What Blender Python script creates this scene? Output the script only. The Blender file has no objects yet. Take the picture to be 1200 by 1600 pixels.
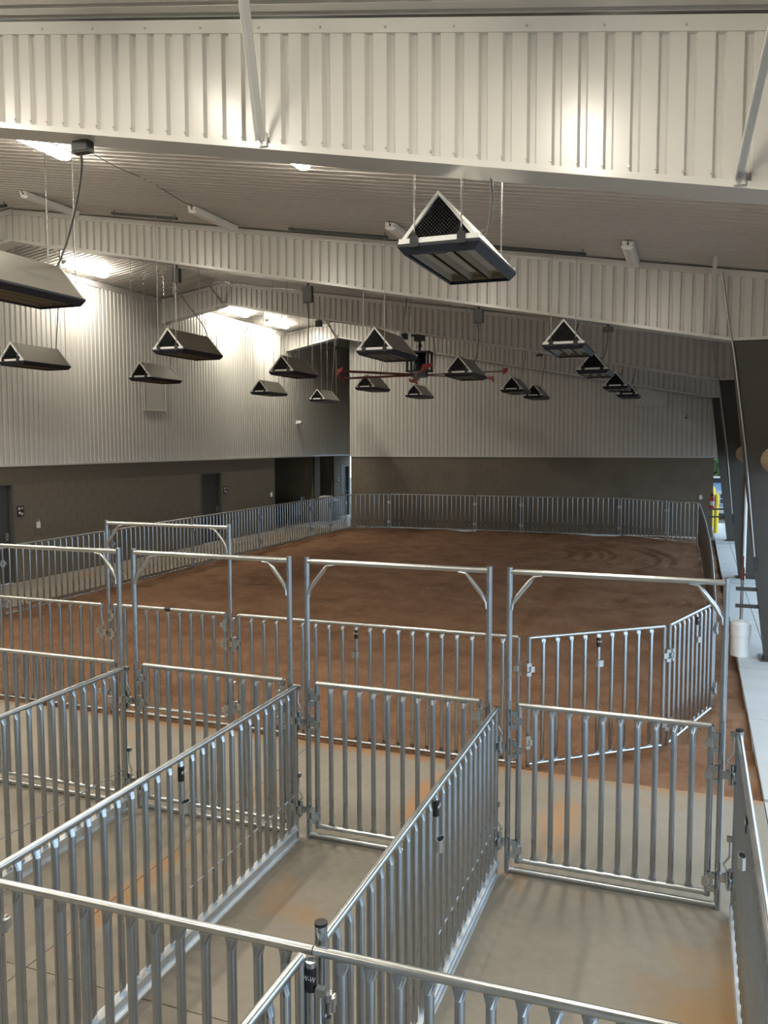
import bpy, bmesh, math, random
import numpy as np
from mathutils import Vector, Matrix

random.seed(7)
scene = bpy.context.scene
COL = scene.collection

# ------------------------------------------------------------------ camera
CAM_H = 3.05
F_PX, YAW, PITCH, ROLL = 1310.16, 0.3556, 0.0805, 0.0023
Fv = Vector((-math.sin(YAW) * math.cos(PITCH), math.cos(YAW) * math.cos(PITCH), -math.sin(PITCH)))
Rv = Vector((math.cos(YAW), math.sin(YAW), 0))
Dv = Fv.cross(Rv)
R2 = Rv * math.cos(ROLL) + Dv * math.sin(ROLL)
D2 = -Rv * math.sin(ROLL) + Dv * math.cos(ROLL)
cam = bpy.data.cameras.new('camera')
cam.sensor_fit = 'VERTICAL'
cam.sensor_height = 36.0
cam.lens = F_PX / 1600.0 * 36.0
cam.clip_start = 0.05
cam.clip_end = 400
cam_o = bpy.data.objects.new('camera', cam)
COL.objects.link(cam_o)
U2 = -D2
B2 = -Fv
cam_o.matrix_world = Matrix(((R2.x, U2.x, B2.x, 0), (R2.y, U2.y, B2.y, 0), (R2.z, U2.z, B2.z, CAM_H), (0, 0, 0, 1)))
scene.camera = cam_o

# ------------------------------------------------------------------ world, exposure
SKY_STRENGTH = 3.3
LAMP_STRENGTH = 150.0
world = bpy.data.worlds.new('overcast_sky')
scene.world = world
world.use_nodes = True
bg = world.node_tree.nodes['Background']
bg.inputs['Color'].default_value = (0.63, 0.82, 1.0, 1)
bg.inputs['Strength'].default_value = SKY_STRENGTH
vs = scene.view_settings
vs.view_transform = 'Standard'
vs.look = 'None'
vs.gamma = 1.0
vs.use_curve_mapping = False
vs.exposure = -0.10
scene.cycles.use_denoising = True
scene.cycles.use_light_tree = False
scene.cycles.use_adaptive_sampling = True
scene.cycles.adaptive_threshold = 0.03
scene.cycles.caustics_reflective = False
scene.cycles.caustics_refractive = False
scene.cycles.max_bounces = 5
scene.cycles.diffuse_bounces = 4
scene.cycles.glossy_bounces = 3
scene.cycles.sample_clamp_indirect = 8.0

# ------------------------------------------------------------------ materials
MATS = {}


def mat(name, color, rough=0.5, metal=0.0, noise=0.0, nscale=8.0, bump=0.0, bscale=40.0, rvar=0.0, spec=0.5, coat=0.0,
        emit=None, strength=0.0, color2=None, stretch=None):
    m = bpy.data.materials.new(name)
    m.use_nodes = True
    nt = m.node_tree
    b = nt.nodes['Principled BSDF']
    b.inputs['Base Color'].default_value = (*color, 1)
    b.inputs['Roughness'].default_value = rough
    b.inputs['Metallic'].default_value = metal
    b.inputs['Specular IOR Level'].default_value = spec
    b.inputs['Coat Weight'].default_value = coat
    if emit:
        b.inputs['Emission Color'].default_value = (*emit, 1)
        b.inputs['Emission Strength'].default_value = strength
    tc = None
    if noise or bump or rvar or color2:
        tc = nt.nodes.new('ShaderNodeTexCoord')
        mp = nt.nodes.new('ShaderNodeMapping')
        nt.links.new(tc.outputs['Object'], mp.inputs['Vector'])
        if stretch:
            mp.inputs['Scale'].default_value = stretch
    if noise or color2 or rvar:
        n = nt.nodes.new('ShaderNodeTexNoise')
        n.inputs['Scale'].default_value = nscale
        n.inputs['Detail'].default_value = 2
        nt.links.new(mp.outputs['Vector'], n.inputs['Vector'])
        if noise or color2:
            r = nt.nodes.new('ShaderNodeValToRGB')
            r.color_ramp.elements[0].position = 0.3
            r.color_ramp.elements[1].position = 0.72
            c2 = color2 or tuple(min(1, c * (1 + noise)) for c in color)
            c1 = color if color2 else tuple(c * (1 - noise) for c in color)
            r.color_ramp.elements[0].color = (*c1, 1)
            r.color_ramp.elements[1].color = (*c2, 1)
            nt.links.new(n.outputs['Fac'], r.inputs['Fac'])
            nt.links.new(r.outputs['Color'], b.inputs['Base Color'])
        if rvar:
            mr = nt.nodes.new('ShaderNodeMapRange')
            mr.inputs['To Min'].default_value = max(0.03, rough - rvar)
            mr.inputs['To Max'].default_value = min(1, rough + rvar)
            nt.links.new(n.outputs['Fac'], mr.inputs['Value'])
            nt.links.new(mr.outputs['Result'], b.inputs['Roughness'])
    if bump:
        n2 = nt.nodes.new('ShaderNodeTexNoise')
        n2.inputs['Scale'].default_value = bscale
        n2.inputs['Detail'].default_value = 2
        nt.links.new(mp.outputs['Vector'], n2.inputs['Vector'])
        bp = nt.nodes.new('ShaderNodeBump')
        bp.inputs['Strength'].default_value = bump
        bp.inputs['Distance'].default_value = 0.02
        nt.links.new(n2.outputs['Fac'], bp.inputs['Height'])
        nt.links.new(bp.outputs['Normal'], b.inputs['Normal'])
    MATS[name] = m
    return m


mat('galvanized', (0.43, 0.455, 0.48), rough=0.28, metal=1.0, noise=0.07, nscale=5, rvar=0.04)  # same zinc as the rails, base darkened for the dim surroundings bars mirror
mat('galvanized_rail', (0.58, 0.60, 0.60), rough=0.30, metal=1.0, noise=0.08, nscale=6, rvar=0.05)
mat('sky_zinc', (0.80, 0.84, 0.88), rough=0.42, metal=1.0, noise=0.12, nscale=4, rvar=0.08)  # channel zinc, base paled and blued to imitate reflected sky
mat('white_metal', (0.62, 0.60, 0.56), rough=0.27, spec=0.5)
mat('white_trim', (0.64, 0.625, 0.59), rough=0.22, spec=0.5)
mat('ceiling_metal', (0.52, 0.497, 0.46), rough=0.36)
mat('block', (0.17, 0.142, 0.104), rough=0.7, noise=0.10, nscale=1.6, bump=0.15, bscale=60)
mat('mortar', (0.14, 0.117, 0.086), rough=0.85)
mat('brown_steel', (0.050, 0.044, 0.036), rough=0.42, noise=0.1, nscale=2)
mat('door_grey', (0.06, 0.057, 0.051), rough=0.4)
mat('door_frame', (0.10, 0.095, 0.085), rough=0.4)
mat('black_paint', (0.012, 0.013, 0.016), rough=0.35)
mat('navy_paint', (0.009, 0.012, 0.021), rough=0.4)
mat('black_plastic', (0.015, 0.015, 0.015), rough=0.45)
mat('hood_steel', (0.46, 0.44, 0.395), rough=0.36, metal=0.85, noise=0.06, nscale=6)
mat('silver_trim', (0.84, 0.84, 0.81), rough=0.3)
mat('burner', (0.21, 0.17, 0.11), rough=0.4, metal=0.3, noise=0.08, nscale=8)
mat('ceramic', (0.36, 0.34, 0.30), rough=0.6)
mat('wire_mesh', (0.05, 0.05, 0.05), rough=0.4, metal=0.8)
mat('dark_inside', (0.02, 0.02, 0.02), rough=0.7)
mat('thin_rod', (0.34, 0.34, 0.33), rough=0.4, metal=0.7)
mat('cord_grey', (0.12, 0.12, 0.115), rough=0.5)
mat('conduit', (0.45, 0.46, 0.47), rough=0.35, metal=0.9)
mat('jbox', (0.022, 0.024, 0.024), rough=0.45)
mat('lamp_body', (0.78, 0.77, 0.73), rough=0.35)
mat('lens_off', (0.80, 0.79, 0.76), rough=0.3)
mat('lens_on', (0.9, 0.88, 0.82), rough=0.3, emit=(1.0, 0.93, 0.79), strength=LAMP_STRENGTH)
mat('fan_red', (0.16, 0.035, 0.03), rough=0.4)
mat('fan_tip', (0.45, 0.05, 0.04), rough=0.4)
mat('white_plastic', (0.82, 0.82, 0.80), rough=0.4)
mat('tan_fabric', (0.38, 0.31, 0.21), rough=0.8, bump=0.3, bscale=10)
mat('yellow_paint', (0.85, 0.62, 0.03), rough=0.4)
mat('red_paint', (0.45, 0.03, 0.025), rough=0.35)
mat('rust_red', (0.14, 0.045, 0.03), rough=0.6)
mat('sign_dark', (0.035, 0.016, 0.014), rough=0.5)
mat('sign_white', (0.75, 0.74, 0.72), rough=0.5)
mat('bin_grey', (0.22, 0.23, 0.24), rough=0.5)
mat('walk_concrete', (0.46, 0.47, 0.47), rough=0.85, noise=0.06, nscale=2.2, bump=0.08, bscale=80)
mat('ground_gravel', (0.20, 0.20, 0.19), rough=0.95, noise=0.2, nscale=3)
mat('leaf', (0.06, 0.11, 0.035), rough=0.7, noise=0.45, nscale=3)
mat('bark', (0.08, 0.06, 0.045), rough=0.9)
mat('blue_siding', (0.22, 0.34, 0.55), rough=0.5)
mat('glass_dark', (0.03, 0.05, 0.08), rough=0.1)
mat('screw', (0.45, 0.44, 0.41), rough=0.4, metal=0.5)


def concrete_stained():
    m = bpy.data.materials.new('pen_concrete')
    m.use_nodes = True
    nt = m.node_tree
    b = nt.nodes['Principled BSDF']
    b.inputs['Roughness'].default_value = 0.62
    tc = nt.nodes.new('ShaderNodeTexCoord')

    def noise(scale, detail=6, stretch=(1, 1, 1), loc=(0, 0, 0)):
        mp = nt.nodes.new('ShaderNodeMapping')
        mp.inputs['Scale'].default_value = stretch
        mp.inputs['Location'].default_value = loc
        n = nt.nodes.new('ShaderNodeTexNoise')
        n.inputs['Scale'].default_value = scale
        n.inputs['Detail'].default_value = detail
        nt.links.new(tc.outputs['Object'], mp.inputs['Vector'])
        nt.links.new(mp.outputs['Vector'], n.inputs['Vector'])
        return n.outputs['Fac']

    def ramp(fac, p0, p1, c0=(0, 0, 0), c1=(1, 1, 1)):
        r = nt.nodes.new('ShaderNodeValToRGB')
        r.color_ramp.elements[0].position = p0
        r.color_ramp.elements[1].position = p1
        r.color_ramp.elements[0].color = (*c0, 1)
        r.color_ramp.elements[1].color = (*c1, 1)
        nt.links.new(fac, r.inputs['Fac'])
        return r.outputs['Color']

    def mix(fac, a, bcol):
        n = nt.nodes.new('ShaderNodeMix')
        n.data_type = 'RGBA'
        nt.links.new(fac, n.inputs['Factor'])
        for s, v in (('A', a), ('B', bcol)):
            sock = [i for i in n.inputs if i.name == s and i.type == 'RGBA'][0]
            if isinstance(v, tuple):
                sock.default_value = (*v, 1)
            else:
                nt.links.new(v, sock)
        return [o for o in n.outputs if o.type == 'RGBA'][0]

    shared = noise(3.2, 4)
    base = ramp(noise(0.9, 4), 0.3, 0.7, (0.225, 0.198, 0.158), (0.30, 0.268, 0.218))
    fine = ramp(noise(14, 3), 0.35, 0.75, (0.225, 0.198, 0.158), (0.305, 0.272, 0.222))
    half = nt.nodes.new('ShaderNodeValue')
    half.outputs[0].default_value = 0.35
    c = mix(half.outputs[0], base, fine)
    # spilled red dirt smears
    smear = ramp(noise(1.3, 5, (1.0, 0.55, 1), (3.1, 1.7, 0)), 0.60, 0.72)
    c = mix(smear, c, (0.34, 0.20, 0.10))

    # rust coloured puddle stain beside the right-hand divider, and dirt swept along the arena edge
    def radial(cx, cy, rx, ry, p0, p1, namp):
        mp = nt.nodes.new('ShaderNodeMapping')
        mp.vector_type = 'POINT'
        mp.inputs['Scale'].default_value = (1 / rx, 1 / ry, 0)
        mp.inputs['Location'].default_value = (-cx / rx, -cy / ry, 0)
        nt.links.new(tc.outputs['Object'], mp.inputs['Vector'])
        g = nt.nodes.new('ShaderNodeVectorMath')
        g.operation = 'LENGTH'
        nt.links.new(mp.outputs['Vector'], g.inputs[0])
        a = nt.nodes.new('ShaderNodeMath')
        a.operation = 'MULTIPLY_ADD'
        nt.links.new(shared, a.inputs[0])
        a.inputs[1].default_value = namp
        nt.links.new(g.outputs['Value'], a.inputs[2])
        s = nt.nodes.new('ShaderNodeMapRange')
        s.inputs['From Min'].default_value = p0
        s.inputs['From Max'].default_value = p1
        s.inputs['To Min'].default_value = 1
        s.inputs['To Max'].default_value = 0
        nt.links.new(a.outputs[0], s.inputs['Value'])
        return s.outputs['Result']

    c = mix(radial(0.24, 4.35, 0.55, 1.1, 0.7, 1.5, 1.0), c, (0.30, 0.185, 0.085))
    c = mix(radial(-3.0, 7.9, 9.0, 0.50, 0.92, 1.2, 0.6), c, (0.33, 0.185, 0.095))
    c = mix(radial(-2.15, 6.75, 0.16, 0.75, 0.9, 1.4, 1.0), c, (0.36, 0.20, 0.10))
    c = mix(radial(-3.55, 4.6, 0.14, 1.0, 0.9, 1.4, 1.0), c, (0.33, 0.20, 0.11))
    c = mix(radial(-0.95, 6.6, 0.22, 0.8, 0.8, 1.4, 1.0), c, (0.36, 0.22, 0.12))
    nt.links.new(c, b.inputs['Base Color'])
    bp = nt.nodes.new('ShaderNodeBump')
    bp.inputs['Strength'].default_value = 0.12
    bp.inputs['Distance'].default_value = 0.01
    nt.links.new(noise(35, 2), bp.inputs['Height'])
    nt.links.new(bp.outputs['Normal'], b.inputs['Normal'])
    MATS['pen_concrete'] = m


concrete_stained()


def dirt_material():
    m = bpy.data.materials.new('red_dirt')
    m.use_nodes = True
    nt = m.node_tree
    b = nt.nodes['Principled BSDF']
    b.inputs['Roughness'].default_value = 0.95
    b.inputs['Specular IOR Level'].default_value = 0.15
    tc = nt.nodes.new('ShaderNodeTexCoord')
    n = nt.nodes.new('ShaderNodeTexNoise')
    n.inputs['Scale'].default_value = 1.4
    n.inputs['Detail'].default_value = 6
    n.inputs['Roughness'].default_value = 0.68
    nt.links.new(tc.outputs['Object'], n.inputs['Vector'])
    r = nt.nodes.new('ShaderNodeValToRGB')
    r.color_ramp.elements[0].position = 0.32
    r.color_ramp.elements[1].position = 0.70
    r.color_ramp.elements[0].color = (0.185, 0.096, 0.053, 1)
    r.color_ramp.elements[1].color = (0.315, 0.180, 0.108, 1)
    nt.links.new(n.outputs['Fac'], r.inputs['Fac'])
    nt.links.new(r.outputs['Color'], b.inputs['Base Color'])
    n2 = nt.nodes.new('ShaderNodeTexNoise')
    n2.inputs['Scale'].default_value = 13
    n2.inputs['Detail'].default_value = 5
    n2.inputs['Roughness'].default_value = 0.7
    nt.links.new(tc.outputs['Object'], n2.inputs['Vector'])
    bp = nt.nodes.new('ShaderNodeBump')
    bp.inputs['Strength'].default_value = 0.9
    bp.inputs['Distance'].default_value = 0.07
    nt.links.new(n2.outputs['Fac'], bp.inputs['Height'])
    nt.links.new(bp.outputs['Normal'], b.inputs['Normal'])
    MATS['red_dirt'] = m


dirt_material()


# ------------------------------------------------------------------ mesh helpers
class MB:
    def __init__(self):
        self.v, self.f, self.s = [], [], []

    def add(self, vs, fs, smooth=False):
        o = len(self.v)
        self.v += [tuple(x) for x in vs]
        self.f += [tuple(i + o for i in f) for f in fs]
        self.s += [smooth] * len(fs)
        return self

    def box(self, x0, x1, y0, y1, z0, z1):
        vs = [(x, y, z) for z in (z0, z1) for y in (y0, y1) for x in (x0, x1)]
        return self.add(vs, [(0, 2, 3, 1), (4, 5, 7, 6), (0, 1, 5, 4), (2, 6, 7, 3), (0, 4, 6, 2), (1, 3, 7, 5)])

    def cbox(self, c, sx, sy, sz):
        return self.box(c[0] - sx / 2, c[0] + sx / 2, c[1] - sy / 2, c[1] + sy / 2, c[2] - sz / 2, c[2] + sz / 2)

    def tube(self, pts, r, n=8, caps=True, flat=None):
        """sweep a round section along pts; r scalar or per-point (ra, rb) pairs"""
        pts = [Vector(p) for p in pts]
        k = len(pts)
        rings = []
        prev = None
        for i, p in enumerate(pts):
            if i == 0:
                t = pts[1] - pts[0]
            elif i == k - 1:
                t = pts[-1] - pts[-2]
            else:
                t = (pts[i + 1] - pts[i]).normalized() + (pts[i] - pts[i - 1]).normalized()
            t.normalize()
            if prev is None:
                ref = Vector((0, 0, 1)) if abs(t.z) < 0.9 else Vector((1, 0, 0))
                a = (ref - t * ref.dot(t)).normalized()
            else:
                a = (prev - t * prev.dot(t)).normalized()
            prev = a
            bb = t.cross(a)
            rr = r[i] if isinstance(r, (list, tuple)) else r
            ra, rb = rr if isinstance(rr, (list, tuple)) else (rr, rr)
            rings.append([p + a * ra * math.cos(2 * math.pi * j / n) + bb * rb * math.sin(2 * math.pi * j / n) for j in range(n)])
        vs = [v for ring in rings for v in ring]
        fs = []
        for i in range(k - 1):
            for j in range(n):
                fs.append((i * n + j, i * n + (j + 1) % n, (i + 1) * n + (j + 1) % n, (i + 1) * n + j))
        self.add(vs, fs, True)
        if caps:
            self.add(rings[0], [tuple(range(n - 1, -1, -1))])
            self.add(rings[-1], [tuple(range(n))])
        return self

    def prism(self, poly, axis, a0, a1):
        """extrude a 2D polygon (list of pairs) along axis 'x','y','z'"""
        n = len(poly)

        def P(u, v, a):
            return {'x': (a, u, v), 'y': (u, a, v), 'z': (u, v, a)}[axis]
        vs = [P(u, v, a0) for u, v in poly] + [P(u, v, a1) for u, v in poly]
        fs = [tuple(range(n - 1, -1, -1)), tuple(range(n, 2 * n))]
        for i in range(n):
            j = (i + 1) % n
            fs.append((i, j, n + j, n + i))
        return self.add(vs, fs)

    def mesh(self, name, material):
        me = bpy.data.meshes.new(name)
        me.from_pydata(self.v, [], self.f)
        me.polygons.foreach_set('use_smooth', self.s)
        bm = bmesh.new()
        bm.from_mesh(me)
        bmesh.ops.recalc_face_normals(bm, faces=bm.faces)
        bm.to_mesh(me)
        bm.free()
        if material:
            me.materials.append(MATS[material])
        return me

    def build(self, name, material, parent=None, loc=None):
        return link(name, self.mesh(name, material), parent, loc)


def link(name, mesh, parent=None, loc=None, rot=None, scale=None):
    o = bpy.data.objects.new(name, mesh)
    COL.objects.link(o)
    if parent is not None:
        o.parent = parent
    if loc is not None:
        o.location = loc
    if rot is not None:
        o.rotation_euler = rot
    if scale is not None:
        o.scale = scale
    return o


def tag(o, label=None, cat=None, group=None, kind=None):
    if label:
        o['label'] = label
    if cat:
        o['category'] = cat
    if group:
        o['group'] = group
    if kind:
        o['kind'] = kind
    return o


def thing(name, label, cat, loc=(0, 0, 0), rz=0.0, group=None):
    o = bpy.data.objects.new(name, None)
    o.empty_display_size = 0.2
    COL.objects.link(o)
    o.location = loc
    o.rotation_euler = (0, 0, rz)
    return tag(o, label, cat, group)


def struct(o):
    o['kind'] = 'structure'
    return o


PITCH_RIB = 0.1524


def corrugated(u0, u1, lo, hi, place, depth=0.02, pitch=PITCH_RIB):
    """ribbed sheet: wide proud pans with narrow recessed valleys. place(u, v, d) -> xyz"""
    prof = [(0.0, 0.0), (0.093, 0.0), (0.106, -1.0), (0.139, -1.0), (0.1524, 0.0)]
    us = []
    n = int(math.floor((u1 - u0) / pitch))
    for i in range(n):
        for a, d in prof[:-1]:
            us.append((u0 + i * pitch + a * pitch / 0.1524, d * depth))
    us.append((u0 + n * pitch, 0))
    if u1 - us[-1][0] > 0.01:
        us.append((u1, 0))
    b = MB()
    vs, fs = [], []
    for u, d in us:
        vs.append(place(u, lo(u), d))
        vs.append(place(u, hi(u), d))
    for i in range(len(us) - 1):
        fs.append((2 * i, 2 * i + 2, 2 * i + 3, 2 * i + 1))
    b.add(vs, fs)
    return b


# ------------------------------------------------------------------ building constants
RIDGE_X, RIDGE_Z, SLOPE = -12.05, 7.45, 0.161
LEFT_X = -14.1
FAR_Y = 29.2
GIRDER_Y = [5.28, 12.52, 20.1, 27.7]
EAVE_X = 1.75
BACK_Y = -6.0
SIDING_Z = 2.61
END_Y = 33.75


def roof_z(x):
    return RIDGE_Z - SLOPE * abs(x - RIDGE_X)


def girder_bottom(x):
    if x < RIDGE_X:
        return 6.84 - 0.20 * (RIDGE_X - x)
    if x < 0.42:
        return 6.84 + (4.46 - 6.84) * (x - RIDGE_X) / (0.42 - RIDGE_X)
    return 4.46


# ------------------------------------------------------------------ floor
floor = struct(thing('floor', 'tan stained concrete floor under the livestock pens', 'floor'))
MB().box(LEFT_X - 3.4, 4.5, BACK_Y, END_Y + 6, -0.30, -0.16).build('floor_base', 'mortar', floor)


def slabs(parent, x0, x1, y0, y1, dx, dy, z1, material, gap=0.008, thick=0.15):
    nx = max(1, round((x1 - x0) / dx))
    ny = max(1, round((y1 - y0) / dy))
    for i in range(nx):
        for j in range(ny):
            a0 = x0 + (x1 - x0) * i / nx + gap / 2
            a1 = x0 + (x1 - x0) * (i + 1) / nx - gap / 2
            b0 = y0 + (y1 - y0) * j / ny + gap / 2
            b1 = y0 + (y1 - y0) * (j + 1) / ny - gap / 2
            MB().box(a0, a1, b0, b1, z1 - thick, z1).build('slab', material, parent)


slabs(floor, -12.05, 0.62, -4.3, 7.64, 4.2, 4.0, 0.0, 'pen_concrete', gap=0.006)
slabs(floor, LEFT_X, -12.05, -4.3, 28.0, 3.0, 4.0, 0.0, 'pen_concrete', gap=0.006)
slabs(floor, LEFT_X, -12.05, 28.0, END_Y + 5.0, 3.0, 4.0, 0.0, 'walk_concrete', gap=0.006)
slabs(floor, LEFT_X - 3.0, LEFT_X, 26.76, 32.0, 3.0, 6.0, 0.0, 'pen_concrete', gap=0.006)

# walkway along the open side
walk = struct(thing('trim_1', 'pale concrete walkway beside the dirt on the open side', 'walkway'))
for (y0, y1, z) in ((-4.3, 7.64, 0.0), (7.64, 12.15, 0.02), (12.15, 13.35, 0.05), (13.35, 19.5, 0.03), (19.5, 20.7, 0.06),
                    (20.7, 27.1, 0.04), (27.1, 28.3, 0.07), (28.3, 34, 0.05)):
    for x0, x1 in ((0.62, 1.02), (1.02, 2.4), (2.4, 4.4)):
        n = max(1, round((y1 - y0) / 3.0))
        for j in range(n):
            a = y0 + (y1 - y0) * j / n + 0.005
            b_ = y0 + (y1 - y0) * (j + 1) / n - 0.005
            MB().box(x0 + 0.005, x1 - 0.005, a, b_, -0.15, z).build('slab', 'walk_concrete', walk)

# ------------------------------------------------------------------ arena dirt (real relief)
def make_dirt():
    x0, x1, y0, y1 = -12.04, 0.615, 7.645, 29.18
    st = 0.07
    nx, ny = int((x1 - x0) / st) + 1, int((y1 - y0) / st) + 1
    xs = np.linspace(x0, x1, nx)
    ys = np.linspace(y0, y1, ny)
    X, Y = np.meshgrid(xs, ys)
    rng = np.random.default_rng(3)
    Z = np.zeros_like(X)
    for k in range(60):
        wl = rng.uniform(0.25, 2.5)
        a = rng.uniform(0, 2 * math.pi)
        ph = rng.uniform(0, 6.28)
        Z += 0.0028 * wl ** 0.6 * np.sin((X * math.cos(a) + Y * math.sin(a)) * 2 * math.pi / wl + ph)
    Z += rng.normal(0, 0.0035, Z.shape)
    # hoof and boot scuffs
    for k in range(1100):
        cx, cy = rng.uniform(x0, x1), y0 + (y1 - y0) * rng.uniform(0, 1) ** 1.5
        r = rng.uniform(0.06, 0.14)
        i0, i1 = np.searchsorted(xs, [cx - 0.4, cx + 0.4])
        j0, j1 = np.searchsorted(ys, [cy - 0.4, cy + 0.4])
        d2 = ((X[j0:j1, i0:i1] - cx) ** 2 + ((Y[j0:j1, i0:i1] - cy) * 0.8) ** 2) / r ** 2
        Z[j0:j1, i0:i1] -= 0.030 * np.exp(-d2) - 0.016 * np.exp(-((np.sqrt(d2) - 1.6) ** 2) * 3)

    # tractor tread: lugs along a path
    def tread(path, width, amp):
        P = np.array(path)
        seg = np.diff(P, axis=0)
        L = np.concatenate([[0], np.cumsum(np.hypot(seg[:, 0], seg[:, 1]))])
        s_all = np.arange(0, L[-1], 0.03)
        px = np.interp(s_all, L, P[:, 0])
        py = np.interp(s_all, L, P[:, 1])
        best = np.full(X.shape, 1e9)
        S = np.zeros_like(X)
        O = np.zeros_like(X)
        m = (X > P[:, 0].min() - 1) & (X < P[:, 0].max() + 1) & (Y > P[:, 1].min() - 1) & (Y < P[:, 1].max() + 1)
        xm, ym = X[m], Y[m]
        bm_, sm, om = np.full(xm.shape, 1e9), np.zeros(xm.shape), np.zeros(xm.shape)
        for i in range(len(s_all) - 1):
            dx, dy = xm - px[i], ym - py[i]
            d = dx * dx + dy * dy
            tx, ty = px[i + 1] - px[i], py[i + 1] - py[i]
            tn = math.hypot(tx, ty)
            q = d < bm_
            bm_[q] = d[q]
            sm[q] = s_all[i]
            om[q] = (dx[q] * ty - dy[q] * tx) / tn
        w = np.clip(1 - (np.sqrt(bm_) / width) ** 4, 0, 1)
        Z[m] += w * (amp * np.sign(np.sin((sm - np.abs(om) * 0.8) * 2 * math.pi / 0.34)) * 0.5 - 0.02)
    tread([(-2.5, 18.6), (-2.62, 17.3), (-2.75, 15.1), (-2.86, 13.4), (-3.1, 12.4)], 0.24, 0.06)
    def ruts(cx, cy, rad, a0, a1, amp, w):
        r = np.hypot(X - cx, Y - cy)
        a = np.degrees(np.arctan2(Y - cy, X - cx))
        m = np.clip((a - a0) / 12, 0, 1) * np.clip((a1 - a) / 12, 0, 1)
        for k, rr in enumerate(rad):
            Z[:] += m * amp * (np.exp(-((r - rr - w) / w) ** 2) - 1.3 * np.exp(-((r - rr) / w) ** 2))
    ruts(-5.4, 23.4, (2.2, 2.65, 3.0, 3.3), -50, 75, 0.045, 0.12)
    ruts(-4.8, 23.0, (3.9, 4.3), -40, 70, 0.035, 0.12)
    # fall off under the slab edges
    edge = np.minimum.reduce([X - x0, x1 - X, (Y - y0), y1 - Y])
    Z = np.clip(Z - 0.034, -0.10, -0.006)
    Z -= 0.02 * np.clip(1 - edge / 0.1, 0, 1)
    verts = np.stack([X, Y, Z], -1).reshape(-1, 3)
    idx = np.arange(nx * ny).reshape(ny, nx)
    faces = np.stack([idx[:-1, :-1], idx[:-1, 1:], idx[1:, 1:], idx[1:, :-1]], -1).reshape(-1, 4)
    me = bpy.data.meshes.new('arena_dirt')
    me.from_pydata(verts.tolist(), [], faces.tolist())
    me.polygons.foreach_set('use_smooth', [True] * len(me.polygons))
    me.materials.append(MATS['red_dirt'])
    return tag(link('arena_dirt', me), 'reddish brown loose dirt covering the fenced show arena', 'dirt', kind='stuff')


make_dirt()

# ------------------------------------------------------------------ ceiling and walls
ceiling = struct(thing('ceiling', 'white ribbed metal ceiling sloping down to the open side', 'ceiling'))
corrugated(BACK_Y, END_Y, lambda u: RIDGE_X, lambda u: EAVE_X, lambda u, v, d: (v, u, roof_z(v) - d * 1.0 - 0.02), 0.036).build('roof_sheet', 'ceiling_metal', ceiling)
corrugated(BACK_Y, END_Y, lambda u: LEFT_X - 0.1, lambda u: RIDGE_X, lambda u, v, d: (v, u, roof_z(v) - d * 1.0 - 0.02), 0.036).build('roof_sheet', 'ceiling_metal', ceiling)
MB().prism([(LEFT_X - 2.2, roof_z(LEFT_X - 2.2) + 0.05), (RIDGE_X, RIDGE_Z + 0.05), (EAVE_X + 0.3, roof_z(EAVE_X + 0.3) + 0.05),
            (EAVE_X + 0.3, roof_z(EAVE_X + 0.3) + 0.2), (RIDGE_X, RIDGE_Z + 0.2), (LEFT_X - 2.2, roof_z(LEFT_X - 2.2) + 0.2)], 'y', BACK_Y, END_Y).build('roof_deck', 'white_metal', ceiling)

wall_left = struct(thing('wall_left', 'long left wall of ribbed white siding above taupe blocks', 'wall'))
corrugated(BACK_Y, END_Y, lambda u: SIDING_Z, lambda u: roof_z(LEFT_X) - 0.02, lambda u, v, d: (LEFT_X + 0.03 + d, u, v)).build('siding', 'white_metal', wall_left)
MB().box(LEFT_X - 0.25, LEFT_X, BACK_Y, END_Y, SIDING_Z, roof_z(LEFT_X) + 0.05).build('wall_core', 'white_metal', wall_left)
MB().box(LEFT_X - 0.01, LEFT_X + 0.05, BACK_Y, END_Y, SIDING_Z - 0.03, SIDING_Z + 0.02).build('siding_trim', 'white_trim', wall_left)
MB().box(LEFT_X, LEFT_X + 0.06, BACK_Y, END_Y, roof_z(LEFT_X) - 0.16, roof_z(LEFT_X) - 0.03).build('eave_trim', 'white_trim', wall_left)

# block courses of the left wall
BLK_H, BLK_L, JOINT = 0.2, 0.4, 0.006
openings = [(26.76, 30.1, 0, 2.61), (30.62, 32.0, 0, 2.61), (32.74, 33.62, 0, 2.16), (21.95, 23.15, 0, 2.2), (13.4, 14.47, 0, 2.22)]
core_segments = [(BACK_Y, 13.4), (14.47, 21.95), (23.15, 26.76), (30.1, 30.62), (32.0, 32.74), (33.62, END_Y)]
for a, b_ in core_segments:
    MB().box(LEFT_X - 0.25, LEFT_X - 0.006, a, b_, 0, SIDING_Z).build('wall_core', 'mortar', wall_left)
for (a, b_, z0, z1) in openings[2:]:
    MB().box(LEFT_X - 0.25, LEFT_X - 0.006, a, b_, z1, SIDING_Z).build('wall_core', 'mortar', wall_left)
_blk = {}


def block_mesh(l, h):
    k = (round(l, 3), round(h, 3))
    if k not in _blk:
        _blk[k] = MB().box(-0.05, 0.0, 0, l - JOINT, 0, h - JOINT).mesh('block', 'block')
    return _blk[k]


blk_list = []
course = 0
z = 0.0
while z < SIDING_Z - 0.02:
    h = min(BLK_H, SIDING_Z - z)
    for a, b_ in ((14.47, 26.76), (30.1, 30.62), (32.0, END_Y), (BACK_Y, 14.47)):
        y = a
        off = BLK_L / 2 if course % 2 else BLK_L
        while y < b_ - 0.02:
            l = min(off, b_ - y)
            off = BLK_L
            blk_list.append((y, z, l, h))
            y += l
    z += h
    course += 1


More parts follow.
